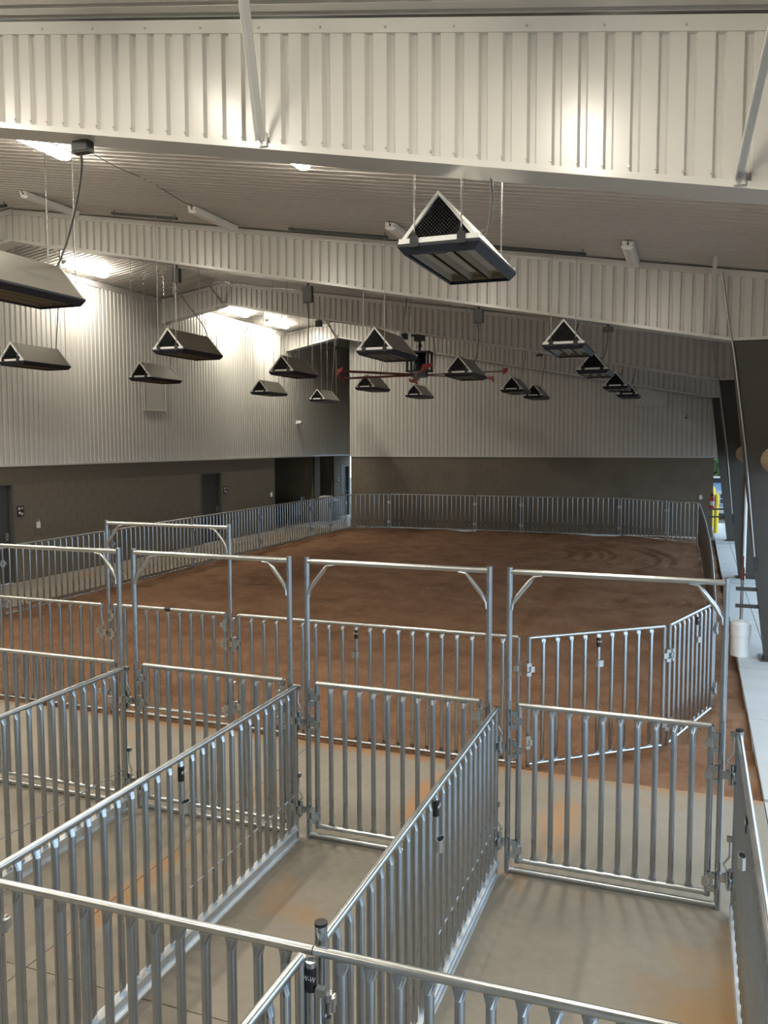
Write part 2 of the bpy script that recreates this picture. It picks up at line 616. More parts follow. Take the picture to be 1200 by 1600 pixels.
def cut(y, l, zz, h):
    for (a, b_, z0, z1) in openings:
        if y + l > a + 0.01 and y < b_ - 0.01 and zz < z1 - 0.02:
            return True
    return False


blk_list = [q for q in blk_list if not cut(q[0], q[2], q[1], q[3])]
blk_list.sort(key=lambda q: (abs(q[0] - 18.5) + (0 if q[1] > 0.6 else 4)))
rest = MB()
n_blk = 0
for (y, zz, l, h) in blk_list:
    if n_blk < 300 and y > 13.5:
        link('block', block_mesh(l, h), wall_left, (LEFT_X, y, zz))
        n_blk += 1
    else:
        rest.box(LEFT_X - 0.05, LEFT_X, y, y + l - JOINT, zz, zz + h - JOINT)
o = rest.build('block_courses', 'block', wall_left)
o['kind'] = 'stuff'
# door jamb fillers where whole blocks were left out
for (a, b_, z0, z1) in openings[2:]:
    MB().box(LEFT_X - 0.05, LEFT_X - 0.003, a - 0.40, a, 0, z1 + 0.2).build('jamb_block', 'block', wall_left)
    MB().box(LEFT_X - 0.05, LEFT_X - 0.003, b_, min(b_ + 0.40, END_Y), 0, z1 + 0.2).build('jamb_block', 'block', wall_left)
    MB().box(LEFT_X - 0.05, LEFT_X - 0.003, a - 0.0, b_, z1, z1 + 0.2).build('lintel', 'block', wall_left)
# alcove behind the openings
MB().box(LEFT_X - 3.15, LEFT_X - 3.0, 26.5, 32.3, 0, SIDING_Z).build('alcove_back', 'block', wall_left)
MB().box(LEFT_X - 3.0, LEFT_X - 0.25, 26.5, 26.76, 0, SIDING_Z).build('alcove_side', 'block', wall_left)
MB().box(LEFT_X - 3.0, LEFT_X - 0.25, 32.0, 32.3, 0, SIDING_Z).build('alcove_side', 'block', wall_left)
MB().box(LEFT_X - 3.0, LEFT_X - 0.25, 30.1, 30.62, 0, SIDING_Z).build('alcove_side', 'block', wall_left)
MB().box(LEFT_X - 3.15, LEFT_X - 0.25, 26.5, 32.3, SIDING_Z, SIDING_Z + 0.1).build('alcove_ceiling', 'white_metal', wall_left)


def wall_door(name, y0, y1, zt, label):
    d = struct(thing(name, label, 'door', (LEFT_X, y0, 0)))
    w = y1 - y0
    MB().box(-0.14, -0.09, 0.05, w - 0.05, 0.01, zt - 0.05).build('door_leaf', 'door_grey', d)
    fr = MB()
    fr.box(-0.2, 0.012, 0.0, 0.05, 0, zt).box(-0.2, 0.012, w - 0.05, w, 0, zt).box(-0.2, 0.012, 0.05, w - 0.05, zt - 0.05, zt)
    fr.build('door_frame', 'door_frame', d)
    h = MB()
    h.box(-0.09, -0.08, w - 0.17, w - 0.09, 0.95, 1.12)
    h.tube([(-0.08, w - 0.13, 1.03), (-0.03, w - 0.13, 1.03), (-0.03, w - 0.25, 1.03)], 0.012, 6)
    h.build('door_handle', 'conduit', d)
    return d


wall_door('door_1', 13.4, 14.47, 2.22, 'dark grey steel door at the left edge of the block wall')
wall_door('door_2', 21.95, 23.15, 2.2, 'dark grey steel door midway along the block wall')
wall_door('door_3', 32.74, 33.62, 2.16, 'black doorway at the far end of the side passage')

# far wall
FW_X0, FW_X1 = -12.15, 0.55
wall_far = struct(thing('wall_far', 'far end wall of ribbed white siding above taupe blocks', 'wall'))
corrugated(FW_X0, EAVE_X, lambda u: SIDING_Z + 0.02, lambda u: roof_z(u) - 0.02, lambda u, v, d: (u, FAR_Y - 0.03 - d, v)).build('siding', 'white_metal', wall_far)
MB().prism([(FW_X0, SIDING_Z), (EAVE_X, SIDING_Z), (EAVE_X, roof_z(EAVE_X)), (FW_X0, roof_z(FW_X0))], 'y', FAR_Y, FAR_Y + 0.2).build('wall_core', 'white_metal', wall_far)
MB().box(FW_X0, EAVE_X, FAR_Y - 0.05, FAR_Y, SIDING_Z - 0.02, SIDING_Z + 0.03).build('siding_trim', 'white_trim', wall_far)
MB().box(FW_X0 - 0.03, FW_X0 + 0.03, FAR_Y - 0.05, FAR_Y + 0.22, SIDING_Z, roof_z(FW_X0)).build('corner_trim', 'white_trim', wall_far)
MB().box(FW_X0, FW_X1, FAR_Y + 0.006, FAR_Y + 0.2, 0, SIDING_Z).build('wall_core', 'mortar', wall_far)
fb = MB()
course, z = 0, 0.0
while z < SIDING_Z - 0.02:
    h = min(BLK_H, SIDING_Z - z)
    x = FW_X0
    off = BLK_L / 2 if course % 2 else BLK_L
    while x < FW_X1 - 0.01:
        l = min(off, FW_X1 - x)
        off = BLK_L
        fb.box(x, x + l - JOINT, FAR_Y, FAR_Y + 0.05, z, z + h - JOINT)
        x += l
    z += h
    course += 1
o = fb.build('block_courses', 'block', wall_far)
o['kind'] = 'stuff'
# bent end trim of the block wall (bright in the passage daylight)
MB().box(FW_X0 - 0.012, FW_X0, FAR_Y, FAR_Y + 0.21, 0, SIDING_Z).build('end_trim', 'white_trim', wall_far)

# side header above the open bays and the closed rear wall behind the viewer
wall_right = struct(thing('wall_right', 'ribbed header above the open side bays', 'wall'))
corrugated(BACK_Y, FAR_Y, lambda u: 3.05, lambda u: roof_z(1.6) - 0.02, lambda u, v, d: (1.58 - d, u, v)).build('siding', 'white_metal', wall_right)
MB().box(1.6, 1.72, BACK_Y, FAR_Y + 0.2, 3.0, roof_z(1.72) + 0.05).build('wall_core', 'white_metal', wall_right)
wall_back = struct(thing('wall_back', 'white siding and block wall closing the hall behind the viewer', 'wall'))
MB().prism([(LEFT_X - 0.2, 0), (EAVE_X, 0), (EAVE_X, roof_z(EAVE_X)), (RIDGE_X, RIDGE_Z), (LEFT_X - 0.2, roof_z(LEFT_X))], 'y', BACK_Y - 0.2, BACK_Y).build('siding', 'white_metal', wall_back)
MB().box(LEFT_X - 0.2, EAVE_X, BACK_Y, BACK_Y + 0.05, 0, SIDING_Z).build('blockwork', 'block', wall_back)

wall_daylight_stop = struct(thing('wall_daylight_stop', 'unseen white siding added to hold daylight out of the upper side passage', 'wall'))  # added unseen closure, blocks daylight from the upper passage
MB().prism([(LEFT_X - 0.2, SIDING_Z), (FW_X0 + 0.2, SIDING_Z), (FW_X0 + 0.2, roof_z(FW_X0 + 0.2)), (RIDGE_X, RIDGE_Z), (LEFT_X - 0.2, roof_z(LEFT_X - 0.2))], 'y', END_Y, END_Y + 0.15).build('wall_core', 'white_metal', wall_daylight_stop)
wall_pass = struct(thing('wall_passage', 'right wall of the side passage behind the far wall', 'wall'))
MB().box(FW_X0, FW_X0 + 0.2, FAR_Y + 0.2, END_Y, 0, RIDGE_Z).build('wall_core', 'block', wall_pass)

# ------------------------------------------------------------------ roof girders
GLAB = ['deep white ribbed girder spanning the top of the view', 'white ribbed girder behind the nearest hanging heaters',
        'white ribbed girder carrying the red ceiling fan', 'white ribbed girder just before the far wall']
for gi, gy in enumerate(GIRDER_Y):
    g = thing('roof_girder', GLAB[gi], 'girder', (0, gy, 0), group='roof girders')
    xs = [LEFT_X + 0.03, RIDGE_X, 0.42, EAVE_X - 0.2]
    poly = [(x, girder_bottom(x)) for x in xs] + [(x, roof_z(x) - 0.045) for x in (xs[3], xs[1], xs[0])]
    TH = 0.26
    MB().prism(poly, 'y', 0.045, TH - 0.015).build('web', 'white_trim', g)
    for nm, yy, sg in (('front_sheet', 0.0, 1), ('back_sheet', TH + 0.03, -1)):
        corrugated(xs[0], xs[3], lambda u: girder_bottom(u) + 0.012, lambda u: roof_z(u) - 0.12, lambda u, v, d, yy=yy, sg=sg: (u, yy - d * sg, v), 0.03).build(nm, 'white_metal', g)
    for nm, f0, f1, y0, y1 in (('bottom_trim', lambda x: girder_bottom(x) - 0.012, lambda x: girder_bottom(x) + 0.03, -0.012, TH + 0.042),
                               ('top_trim', lambda x: roof_z(x) - 0.135, lambda x: roof_z(x) - 0.045, -0.012, TH + 0.042)):
        P = [(x, f0(x)) for x in xs] + [(x, f1(x)) for x in reversed(xs)]
        MB().prism(P, 'y', y0, y1).build(nm, 'white_trim', g)
    # screw heads along the lower and upper edge
    sc = MB()
    x = -12.0
    k = 0
    while x < 1.3 and gi < 2:
        for zz in ((girder_bottom(x) + 0.06,) + ((roof_z(x) - 0.10,) if k % 3 == 0 else ())):
            sc.tube([(x, 0.002, zz), (x, -0.008 if zz < roof_z(x) - 0.2 else -0.018, zz)], 0.009, 6)
        x += PITCH_RIB * (1 if gi == 0 else 2)
        k += 1
    if sc.v:
        sc.build('screw_heads', 'screw', g)['kind'] = 'stuff'


def flange_brace(gi, x, dx, label, run=0.75, cutoff=None):
    gy = GIRDER_Y[gi]
    b0 = Vector((x, gy - 0.03, girder_bottom(x) + 0.04))
    b1 = Vector((x + dx, gy - run, roof_z(x + dx) - 0.05))
    br = thing('flange_brace', label, 'brace', (0, 0, 0), group='girder braces')
    d = (b1 - b0)
    t = d.normalized()
    side = Vector((1, 0, 0))
    nrm = t.cross(side).normalized()
    w = 0.05
    for nm, a, c in (('wide_leg', side * w, nrm * 0.006), ('narrow_leg', nrm * -w, side * 0.006)):
        m = MB()
        vs = []
        for base in (b0, b1):
            vs += [base, base + a, base + a + c, base + c]
        m.add(vs, [(0, 1, 2, 3), (4, 7, 6, 5), (0, 4, 5, 1), (1, 5, 6, 2), (2, 6, 7, 3), (3, 7, 4, 0)])
        m.build(nm, 'white_trim', br)
    MB().cbox((b0.x + 0.03, gy - 0.016, b0.z), 0.06, 0.03, 0.09).build('clip', 'white_trim', br)
    MB().tube([(b0.x + 0.035, gy - 0.034, b0.z), (b0.x + 0.035, gy - 0.05, b0.z)], 0.012, 6).build('bolt', 'screw', br)


flange_brace(0, -2.86, 0.10, 'white diagonal brace near the middle of the nearest girder', 0.42)
flange_brace(0, 0.16, 0.17, 'white diagonal brace at the right edge of the nearest girder', 0.6)
flange_brace(1, 0.12, 0.02, 'white diagonal brace at the low right end of the second girder', 0.8)
flange_brace(1, -12.25, -0.05, 'white diagonal brace under the peak of the second girder', 0.8)
flange_brace(2, -12.1, -0.05, 'white diagonal brace under the peak of the third girder', 0.8)
flange_brace(3, -12.1, -0.05, 'white diagonal brace under the peak of the farthest girder', 0.8)

# ------------------------------------------------------------------ columns
CLAB = ['wide dark brown tapered steel column at the right edge', 'dark brown tapered steel column, second from the far wall',
        'slim-looking dark brown tapered column nearest the far wall']
for ci, cy in enumerate(GIRDER_Y[1:]):
    c = thing('steel_column', CLAB[ci], 'column', (0, cy, 0), group='open side columns')
    z0 = 0.05
    yy0, yy1 = 0.0, 0.29
    # web recessed between inner and outer flange plates
    MB().prism([(0.98, z0), (1.55, z0), (1.55, 4.44), (0.43, 4.44)], 'y', yy0 + 0.02, yy1 - 0.02).build('web', 'brown_steel', c)
    MB().prism([(0.965, z0), (0.995, z0), (0.445, 4.44), (0.415, 4.44)], 'y', yy0, yy1).build('inner_flange', 'brown_steel', c)
    MB().box(1.55, 1.58, yy0, yy1, z0, 4.44).build('outer_flange', 'brown_steel', c)
    MB().box(0.90, 1.62, yy0 - 0.06, yy1 + 0.06, z0 - 0.02, z0 + 0.02).build('base_plate', 'brown_steel', c)
    if ci < 2:
        x_at = lambda zz: 0.98 + (0.43 - 0.98) * (zz - z0) / (4.44 - z0)
        m = MB()
        m.tube([(0.27, -0.06, roof_z(0.27) - 0.1), (0.36, -0.05, 4.75), (x_at(4.3) + 0.0, -0.05, 4.3), (x_at(3) + 0.02, -0.03, 3), (x_at(1.5) - 0.01, -0.03, 1.5)], 0.014, 6)
        m.build('conduit', 'conduit', c)
        MB().box(x_at(1.4) - 0.03, x_at(1.4) + 0.03, -0.06, 0.0, 1.30, 1.46).build('switch_box', 'jbox', c)
    if ci == 1:
        MB().tube([(1.06, -0.06, 0.06), (1.06, -0.06, 2.4)], 0.035, 8).build('downpipe', 'white_plastic', c)

# ------------------------------------------------------------------ fence and pen panels
_mesh_cache = {}


def bar_mesh(z0, z1, r, n, material='galvanized'):
    """round bar with both ends flattened into a wide spade where they meet the rails"""
    k = (round(z0, 3), round(z1, 3), r, n)
    if k not in _mesh_cache:
        fl = r * 1.5
        th = r * 0.18
        pts = [(0, 0, z0), (0, 0, z0 + 0.012), (0, 0, z0 + 0.045), (0, 0, (z0 + z1) / 2), (0, 0, z1 - 0.05), (0, 0, z1 - 0.016), (0, 0, z1)]
        rad = [(fl, th), (fl * 0.97, th * 1.3), (r, r), (r, r), (r, r), (fl * 0.97, th * 1.3), (fl, th)]
        if n <= 6:
            pts = [pts[i] for i in (0, 2, 4, 6)]
            rad = [rad[i] for i in (0, 2, 4, 6)]
        mb = MB().tube(pts, rad, n, caps=False)
        if n > 6:
            # crushed ends keep hard facets
            for q in list(range(n, 2 * n)) + list(range(4 * n, 5 * n)):
                mb.s[q] = False
        _mesh_cache[k] = mb.mesh('bar', material)
    return _mesh_cache[k]


def cyl_mesh(z0, z1, r, n, material, key='cyl'):
    k = (key, round(z0, 3), round(z1, 3), r, n, material)
    if k not in _mesh_cache:
        _mesh_cache[k] = MB().tube([(0, 0, z0), (0, 0, z1)], r, n).mesh(key, material)
    return _mesh_cache[k]


def rail_mesh(l, r, n, material='galvanized_rail'):
    k = ('rail', round(l, 3), r, n)
    if k not in _mesh_cache:
        _mesh_cache[k] = MB().tube([(0, 0, 0), (l, 0, 0)], r, n).mesh('rail', material)
    return _mesh_cache[k]


def hinge_mesh():
    if 'hinge' not in _mesh_cache:
        m = MB()
        m.box(-0.035, 0.035, -0.005, 0.005, -0.022, 0.022)
        m.tube([(-0.03, 0, -0.06), (-0.03, 0, -0.03)], 0.014, 8).tube([(-0.03, 0, 0.03), (-0.03, 0, 0.06)], 0.014, 8)
        m.tube([(0.0, 0, -0.028), (0.0, 0, 0.028)], 0.014, 8)
        m.box(-0.045, 0.0, -0.022, -0.016, 0.028, 0.062).box(-0.005, 0.035, -0.022, -0.015, -0.028, 0.028)
        m.box(-0.045, 0.0, -0.022, -0.016, -0.062, -0.028)
        _mesh_cache['hinge'] = m.mesh('hinge', 'galvanized_rail')
    return _mesh_cache['hinge']


def drop_pin_mesh():
    if 'pin' not in _mesh_cache:
        m = MB()
        m.tube([(0, 0, 0.24), (0.0, 0, 0.11), (0.035, -0.01, 0.06), (0.0, 0, 0.0), (0, 0, -0.12)], 0.0065, 6)
        m.box(-0.014, 0.02, -0.014, 0.014, 0.215, 0.245)
        _mesh_cache['pin'] = m.mesh('latch_pin', 'galvanized_rail')
    return _mesh_cache['pin']


def loop_mesh():
    if 'loop' not in _mesh_cache:
        m = MB()
        pts = []
        N = 14
        for i in range(N):
            a = 2 * math.pi * i / N
            pts.append((0.042 * math.cos(a), 0.022 * math.sin(a)))
        inn = [(x * 0.86, y * 0.76) for x, y in pts]
        vs = [(x, y, zz) for zz in (-0.032, 0.032) for x, y in pts] + [(x, y, zz) for zz in (-0.032, 0.032) for x, y in inn]
        fs = []
        for i in range(N):
            j = (i + 1) % N
            fs += [(i, j, N + j, N + i), (2 * N + i, 3 * N + i, 3 * N + j, 2 * N + j), (N + i, N + j, 3 * N + j, 3 * N + i), (i, 2 * N + i, 2 * N + j, j)]
        m.add(vs, fs)
        _mesh_cache['loop'] = m.mesh('loop', 'galvanized_rail')
    return _mesh_cache['loop']


def channel_mesh(l):
    k = ('chan', round(l, 3))
    if k not in _mesh_cache:
        prof = [(-0.03, 0.0), (0.03, 0.0), (0.03, 0.014), (0.012, 0.020), (0.012, 0.085), (0.03, 0.091), (0.03, 0.105), (-0.03, 0.105)]
        _mesh_cache[k] = MB().prism(prof, 'x', 0, l).mesh('bottom_channel', 'sky_zinc')
    return _mesh_cache[k]


def text_mesh(txt, size, material):
    cu = bpy.data.curves.new('lettering', 'FONT')
    cu.body = txt
    cu.size = size
    cu.align_x = 'CENTER'
    cu.align_y = 'CENTER'
    cu.extrude = 0.0004
    cu.shear = 0.25
    ob = bpy.data.objects.new('lettering_source', cu)
    COL.objects.link(ob)
    dg = bpy.context.evaluated_depsgraph_get()
    me = bpy.data.meshes.new_from_object(ob.evaluated_get(dg))
    bpy.data.objects.remove(ob)
    bpy.data.curves.remove(cu)
    me.materials.clear()
    me.materials.append(MATS[material])
    me.name = 'lettering'
    return me


LOGO = text_mesh('W-W', 0.034, 'sign_white')


def brand_sleeve(parent, x, z, r, face=-1):
    """black maker's sleeve wrapped around a bar"""
    k = ('sleeve', round(r, 4))
    if k not in _mesh_cache:
        _mesh_cache[k] = MB().tube([(0, 0, -0.045), (0, 0, 0.045)], r * 1.04, 12).mesh('maker_label', 'black_paint')
    s = link('maker_label', _mesh_cache[k], parent, (x, 0, z))
    t = link('lettering', LOGO, s, (0, face * (r * 1.06), 0.008), (math.pi / 2, 0, 0 if face < 0 else math.pi))
    t.scale = (0.62, 0.9, 1)
    return s


def panel(name, label, cat, A, B, h=1.22, spacing=0.147, r=0.0188, rr=0.0185, n=8, bottom='rail', z_bot=0.025, group=None,
          stiles=True, label_bar=None, face=-1, rod=None, hinges=(0.95, 0.25), base=0.0, sleeve_z=None):
    A = Vector((A[0], A[1], 0))
    B = Vector((B[0], B[1], 0))
    d = B - A
    L = d.length
    rz = math.atan2(d.y, d.x)
    t = thing(name, label, cat, (A.x, A.y, base), rz, group)
    link('top_rail', rail_mesh(L, rr, n), t, (0, 0, h))
    if bottom == 'rail':
        link('bottom_rail', rail_mesh(L, rr, n), t, (0, 0, z_bot))
        zb = z_bot + rr * 0.6
    else:
        link('bottom_channel', channel_mesh(L), t, (0, 0, 0.0))
        zb = 0.10
    if stiles:
        for xx in (0.0, L):
            link('stile', cyl_mesh(0.0 if z_bot < 0.06 else z_bot - rr, h + 0.004, rr * 1.1, n, 'galvanized', 'stile'), t, (xx, 0, 0))
    nb = max(2, round(L / spacing) - 1)
    me = bar_mesh(zb, h - rr * 0.7, r, n)
    lab_i = None if label_bar is None else min(range(nb), key=lambda i: abs((i + 1) * L / (nb + 1) - label_bar * L))
    for i in range(nb):
        xx = (i + 1) * L / (nb + 1)
        link('bar', me, t, (xx, 0, 0))
        if i == lab_i:
            brand_sleeve(t, xx, sleeve_z or h - 0.10, r, face)
            if n >= 8:
                link('slide_loop', loop_mesh(), t, (xx, face * 0.028, h - 0.30), (0, 0, 0))
    if rod:
        x0, x1, zr = rod
        m = rail_mesh(abs(x1 - x0) * L, 0.006, 6)
        link('cross_rod', m, t, (min(x0, x1) * L, 0, zr))
    for hz in hinges or ():
        for xx, sc in ((0.0, 1), (L, -1)):
            link('hinge', hinge_mesh(), t, (xx, face * 0.03, hz), None, (sc, 1, 1))
    return t


def framed_gate(label_gate, label_frame, x0, x1, y, h_frame, h_gate, spacing, n=10, r=0.0188, sleeve=None, rail_label=None):
    """tall galvanized portal frame with a barred swing gate hung inside"""
    fr = thing('gate_frame', label_frame, 'gate frame', (x0, y, 0), 0, 'tall gate frames')
    w = x1 - x0
    R = 0.021
    for xx in (0, w):
        link('post', cyl_mesh(0.0, h_frame + 0.03, R, 12, 'galvanized', 'post'), fr, (xx, 0, 0))
    link('head_rail', rail_mesh(w, 0.0195, 10), fr, (0, 0, h_frame))
    link('threshold_rail', rail_mesh(w, 0.0195, 10), fr, (0, 0, 0.028))
    k = ('brace', 1)
    if k not in _mesh_cache:
        _mesh_cache[k] = MB().tube([(0.018, 0, -0.27), (0.022, 0, -0.225), (0.06, 0, -0.165), (0.135, 0, -0.07), (0.17, 0, -0.025), (0.225, 0, -0.018)],
                                   [(0.007, 0.028), (0.010, 0.026), (0.017, 0.017), (0.017, 0.017), (0.010, 0.026), (0.006, 0.028)], 10).mesh('corner_brace', 'galvanized_rail')
    link('corner_brace', _mesh_cache[k], fr, (0, 0, h_frame))
    link('corner_brace', _mesh_cache[k], fr, (w, 0, h_frame), None, (-1, 1, 1))
    for hz in (0.93, 0.24):
        for xx, sc in ((-0.045, 1), (w + 0.045, -1)):
            link('hinge', hinge_mesh(), fr, (xx, -0.03, hz), None, (sc, 1, 1))
            link('latch_pin', drop_pin_mesh(), fr, (xx - 0.02 * sc, -0.045, hz + 0.04), None, (sc, 1, 1))
    g = panel('swing_gate', label_gate, 'gate', (x0 + 0.075, y), (x1 - 0.065, y), h_gate, spacing, r, 0.019, n, 'rail', 0.105,
              'barred swing gates', label_bar=sleeve, hinges=(1.13, 0.92, 0.20))
    if rail_label:
        link('maker_label', _mesh_cache[('sleeve', round(0.0188, 4))], g, (rail_label * (w - 0.14), 0, h_gate), (0, math.pi / 2, 0), (1.12, 1.12, 0.8))
    return fr, g


H = 1.22
# pens: row of framed gates
YG = 5.71
side_opts = dict(h=1.205, spacing=0.118, n=10, bottom='channel', z_bot=0.05)
dv1 = panel('divider_panel', 'galvanized divider panel at the far left, beside the leftmost framed gate', 'panel', (-4.40, 5.63), (-4.40, 2.72), group='pen dividers', rod=(0.0, 0.5, 0.36), label_bar=0.5, face=1, **side_opts)
dv2 = panel('divider_panel', 'galvanized divider panel between the second and third framed gates', 'panel', (-2.82, 5.63), (-2.82, 2.72), group='pen dividers', rod=(0.0, 0.5, 0.36), label_bar=0.5, face=1, **side_opts)
dv3 = panel('divider_panel', 'galvanized divider panel in the middle, meeting the rightmost framed gate', 'panel', (-1.262, 5.63), (-1.262, 2.74), group='pen dividers', rod=(0.0, 0.5, 0.36), label_bar=0.5, face=1, **side_opts)
dv4 = panel('divider_panel', 'galvanized divider panel along the right edge beside the walkway', 'panel', (0.305, 5.60), (0.305, 2.66), group='pen dividers', label_bar=0.36, face=-1, **side_opts)
cf1 = panel('cross_panel', 'nearest cross panel running out of the lower left corner', 'panel', (-2.85, 2.625), (-1.266, 2.655), 1.205, 0.111, n=12, stiles=False, group='nearest cross panels', hinges=())
cf2 = panel('cross_panel', 'nearest cross panel running out of the bottom edge at right', 'panel', (-1.262, 2.655), (0.27, 2.68), 1.205, 0.111, n=12, stiles=False, group='nearest cross panels', hinges=())
nf = panel('divider_panel', 'short-looking panel descending to the bottom edge from the capped post', 'panel', (-1.292, 2.60), (-1.33, -0.3), 1.205, 0.118, n=12, group='pen dividers', bottom='channel', z_bot=0.05, hinges=())
framed_gate('barred swing gate in the leftmost tall frame', 'tall galvanized gate frame at the left edge', -5.92, -4.475, YG, 2.168, 1.228, 0.117, n=10)
framed_gate('barred swing gate in the second tall frame from the left edge', 'tall galvanized gate frame, second from the left edge in the nearer row', -4.325, -2.897, YG, 2.168, 1.228, 0.117, n=10)
framed_gate('barred swing gate in the middle-right tall frame', 'tall galvanized gate frame left of the rightmost one', -2.747, -1.334, YG, 2.168, 1.228, 0.117, n=10)
framed_gate('wide barred swing gate of the rightmost pen', 'tall galvanized gate frame of the rightmost pen', -1.19, 0.205, YG, 2.168, 1.228, 0.117, n=12)
# posts with black caps at the panel ends
for (x, y, lab, hh) in ((-1.262, 2.715, 'capped galvanized post where the nearest panels meet', 1.27), (0.305, 5.635, 'capped galvanized end post of the right divider', 1.235)):
    po = thing('corner_post', lab, 'post', (x, y, 0), 0, 'capped posts')
    link('tube', cyl_mesh(0, hh, 0.024, 12, 'galvanized', 'tube'), po)
    link('cap', cyl_mesh(hh, hh + 0.012, 0.0245, 12, 'black_plastic', 'cap'), po)
po = thing('latch_post', 'short galvanized post with a black maker label under the crossing rails', 'post', (-1.258, 2.617, 0), 0, 'capped posts')
link('tube', cyl_mesh(0, 1.19, 0.021, 12, 'galvanized', 'tube'), po)
sl = brand_sleeve(po, 0, 1.125, 0.021, -1)
link('latch_pin', drop_pin_mesh(), po, (0.04, -0.01, 0.86))
link('slide_loop', loop_mesh(), po, (0.045, -0.01, 0.86))

# middle fence between pens and arena
YM = 7.72
panel('arena_panel', 'galvanized fence panel at the left edge, behind the leftmost tall gate', 'fence panel', (-9.7, YM), (-6.30, YM), 1.24, 0.147, n=8, group='arena fence panels', hinges=(0.95, 0.25))
framed_gate('barred swing gate of the arena entrance', 'tall galvanized gate frame of the arena entrance, behind the pens', -6.20, -4.62, YM, 2.175, 1.245, 0.15, n=8, rail_label=0.5)
panel('arena_panel', 'long galvanized fence panel right of the arena entrance gate', 'fence panel', (-4.52, YM), (-1.52, YM), 1.24, 0.147, n=8, group='arena fence panels', label_bar=0.47)
panel('arena_panel', 'angled galvanized fence panel at the near right corner of the arena', 'fence panel', (-1.42, YM), (-0.25, 8.68), 1.24, 0.147, n=8, group='arena fence panels', label_bar=0.5)
panel('arena_panel', 'steeply angled fence panel behind the rightmost tall gate post', 'fence panel', (-0.20, 8.76), (0.23, 10.12), 1.24, 0.147, n=8, group='arena fence panels', label_bar=0.55)

left_posts = [(-11.50, 8.4), (-11.55, 11.5), (-11.62, 14.6), (-11.70, 17.8), (-11.78, 21.35), (-11.83, 24.9), (-11.85, 26.5), (-11.88, 27.95)]
L_lab = ['galvanized panel of the left fence, first at the left edge', 'galvanized panel of the left fence beyond the leftmost tall gate',
         'galvanized panel of the left fence seen through the arena entrance frame', 'galvanized panel of the left fence in front of the grey wall door',
         'galvanized panel of the left fence, fourth from the far corner', 'galvanized panel of the left fence, third from the far corner',
         'narrow galvanized panel of the left fence nearest the far corner']
far_posts = [(-11.88, 27.95), (-10.42, 28.62), (-7.26, 28.80), (-5.60, 28.76), (-2.33, 28.90), (-0.80, 27.80), (0.13, 27.1)]
F_lab = ['narrow angled panel in the far left fence corner', 'wide panel of the far fence, nearest its left corner', 'narrow gate-width panel in the middle of the far fence',
         'widest panel of the far fence, right of the middle', 'angled panel of the far fence approaching the right corner', 'narrow angled panel in the far right fence corner']
right_posts = [(0.13, 27.1), (0.20, 23.9), (0.25, 20.6), (0.28, 17.3), (0.28, 13.8), (0.25, 10.2)]
Rt_lab = ['panel of the right fence nearest the far corner', 'second panel of the right fence from the far corner', 'middle panel of the right fence beside the walkway',
          'second panel of the right fence from the pens', 'panel of the right fence nearest the pens']
for posts, labs, nn, fc in ((left_posts, L_lab, 6, -1), (far_posts, F_lab, 6, -1), (right_posts, Rt_lab, 6, 1)):
    for i in range(len(posts) - 1):
        a, b_ = Vector((*posts[i], 0)), Vector((*posts[i + 1], 0))
        u = (b_ - a).normalized() * 0.045
        a2, b2 = a + u, b_ - u
        panel('arena_panel', labs[i], 'fence panel', (a2.x, a2.y), (b2.x, b2.y), 1.24, 0.165, r=0.0165, n=nn, group='arena fence panels', face=fc, label_bar=0.5 if (b_ - a).length > 2.5 and nn > 6 else None)

# ------------------------------------------------------------------ lamps
LAMP_L = 1.25


def lamp(x, y0, lit, label, length=LAMP_L, lens_w=0.16):
    z = roof_z(x) - 0.035
    t = thing('strip_light', label, 'light', (x, y0, z), 0, 'ceiling strip lights')
    tilt = math.atan(SLOPE) * (1 if x > RIDGE_X else -1)
    body = MB()
    body.prism([(-0.075, 0.0), (0.075, 0.0), (0.06, -0.055), (-0.06, -0.055)], 'y', 0, length).build('housing', 'lamp_body', t).rotation_euler = (0, tilt, 0)
    ln = MB()
    hw = lens_w / 2
    ln.prism([(-hw, -0.056), (hw, -0.056), (hw * 0.85, -0.085), (hw * 0.4, -0.10), (-hw * 0.4, -0.10), (-hw * 0.85, -0.085)], 'y', 0.03, length - 0.03)
    ln.build('diffuser', 'lens_on' if lit else 'lens_off', t).rotation_euler = (0, tilt, 0)
    MB().tube([(0, -0.004, -0.035), (0, 0.004, -0.035)], 0.014, 8).build('end_knockout', 'black_plastic', t)
    MB().tube([(0.0, -0.03, 0.02), (0.0, -0.03, -0.02), (0.0, 0.0, -0.03)], 0.006, 6).build('feed_cable', 'black_plastic', t)
    return t


lamp(-7.42, 7.2, True, 'glowing strip light at the upper left, next to the black junction box', 1.5, 0.2)
lamp(-4.08, 7.3, True, 'glowing strip light just peeking below the nearest girder')
lamp(-0.88, 6.9, True, 'strip light above the nearest right heater, behind the nearest girder')
lamp(-10.4, 7.55, True, 'strip light above the left edge of the view')
lamp(-13.25, 8.0, True, 'strip light near the left wall beyond the left edge')
lamp(-10.28, 11.0, False, 'unlit strip light nearest the left edge')
lamp(-7.22, 11.15, False, 'unlit strip light between two hanging heater struts')
lamp(-4.08, 11.25, False, 'unlit strip light left of the nearest right heater')
lamp(-0.88, 11.3, False, 'unlit strip light at the right above the second girder')
lamp(-13.5, 15.6, True, 'glowing strip light above the bright patch on the left wall', 1.45, 0.2)
lamp(-13.5, 22.4, True, 'glowing strip light just behind the third girder', 1.45, 0.2)
lamp(-13.5, 25.2, True, 'glowing strip light farthest along the left wall', 1.45, 0.2)
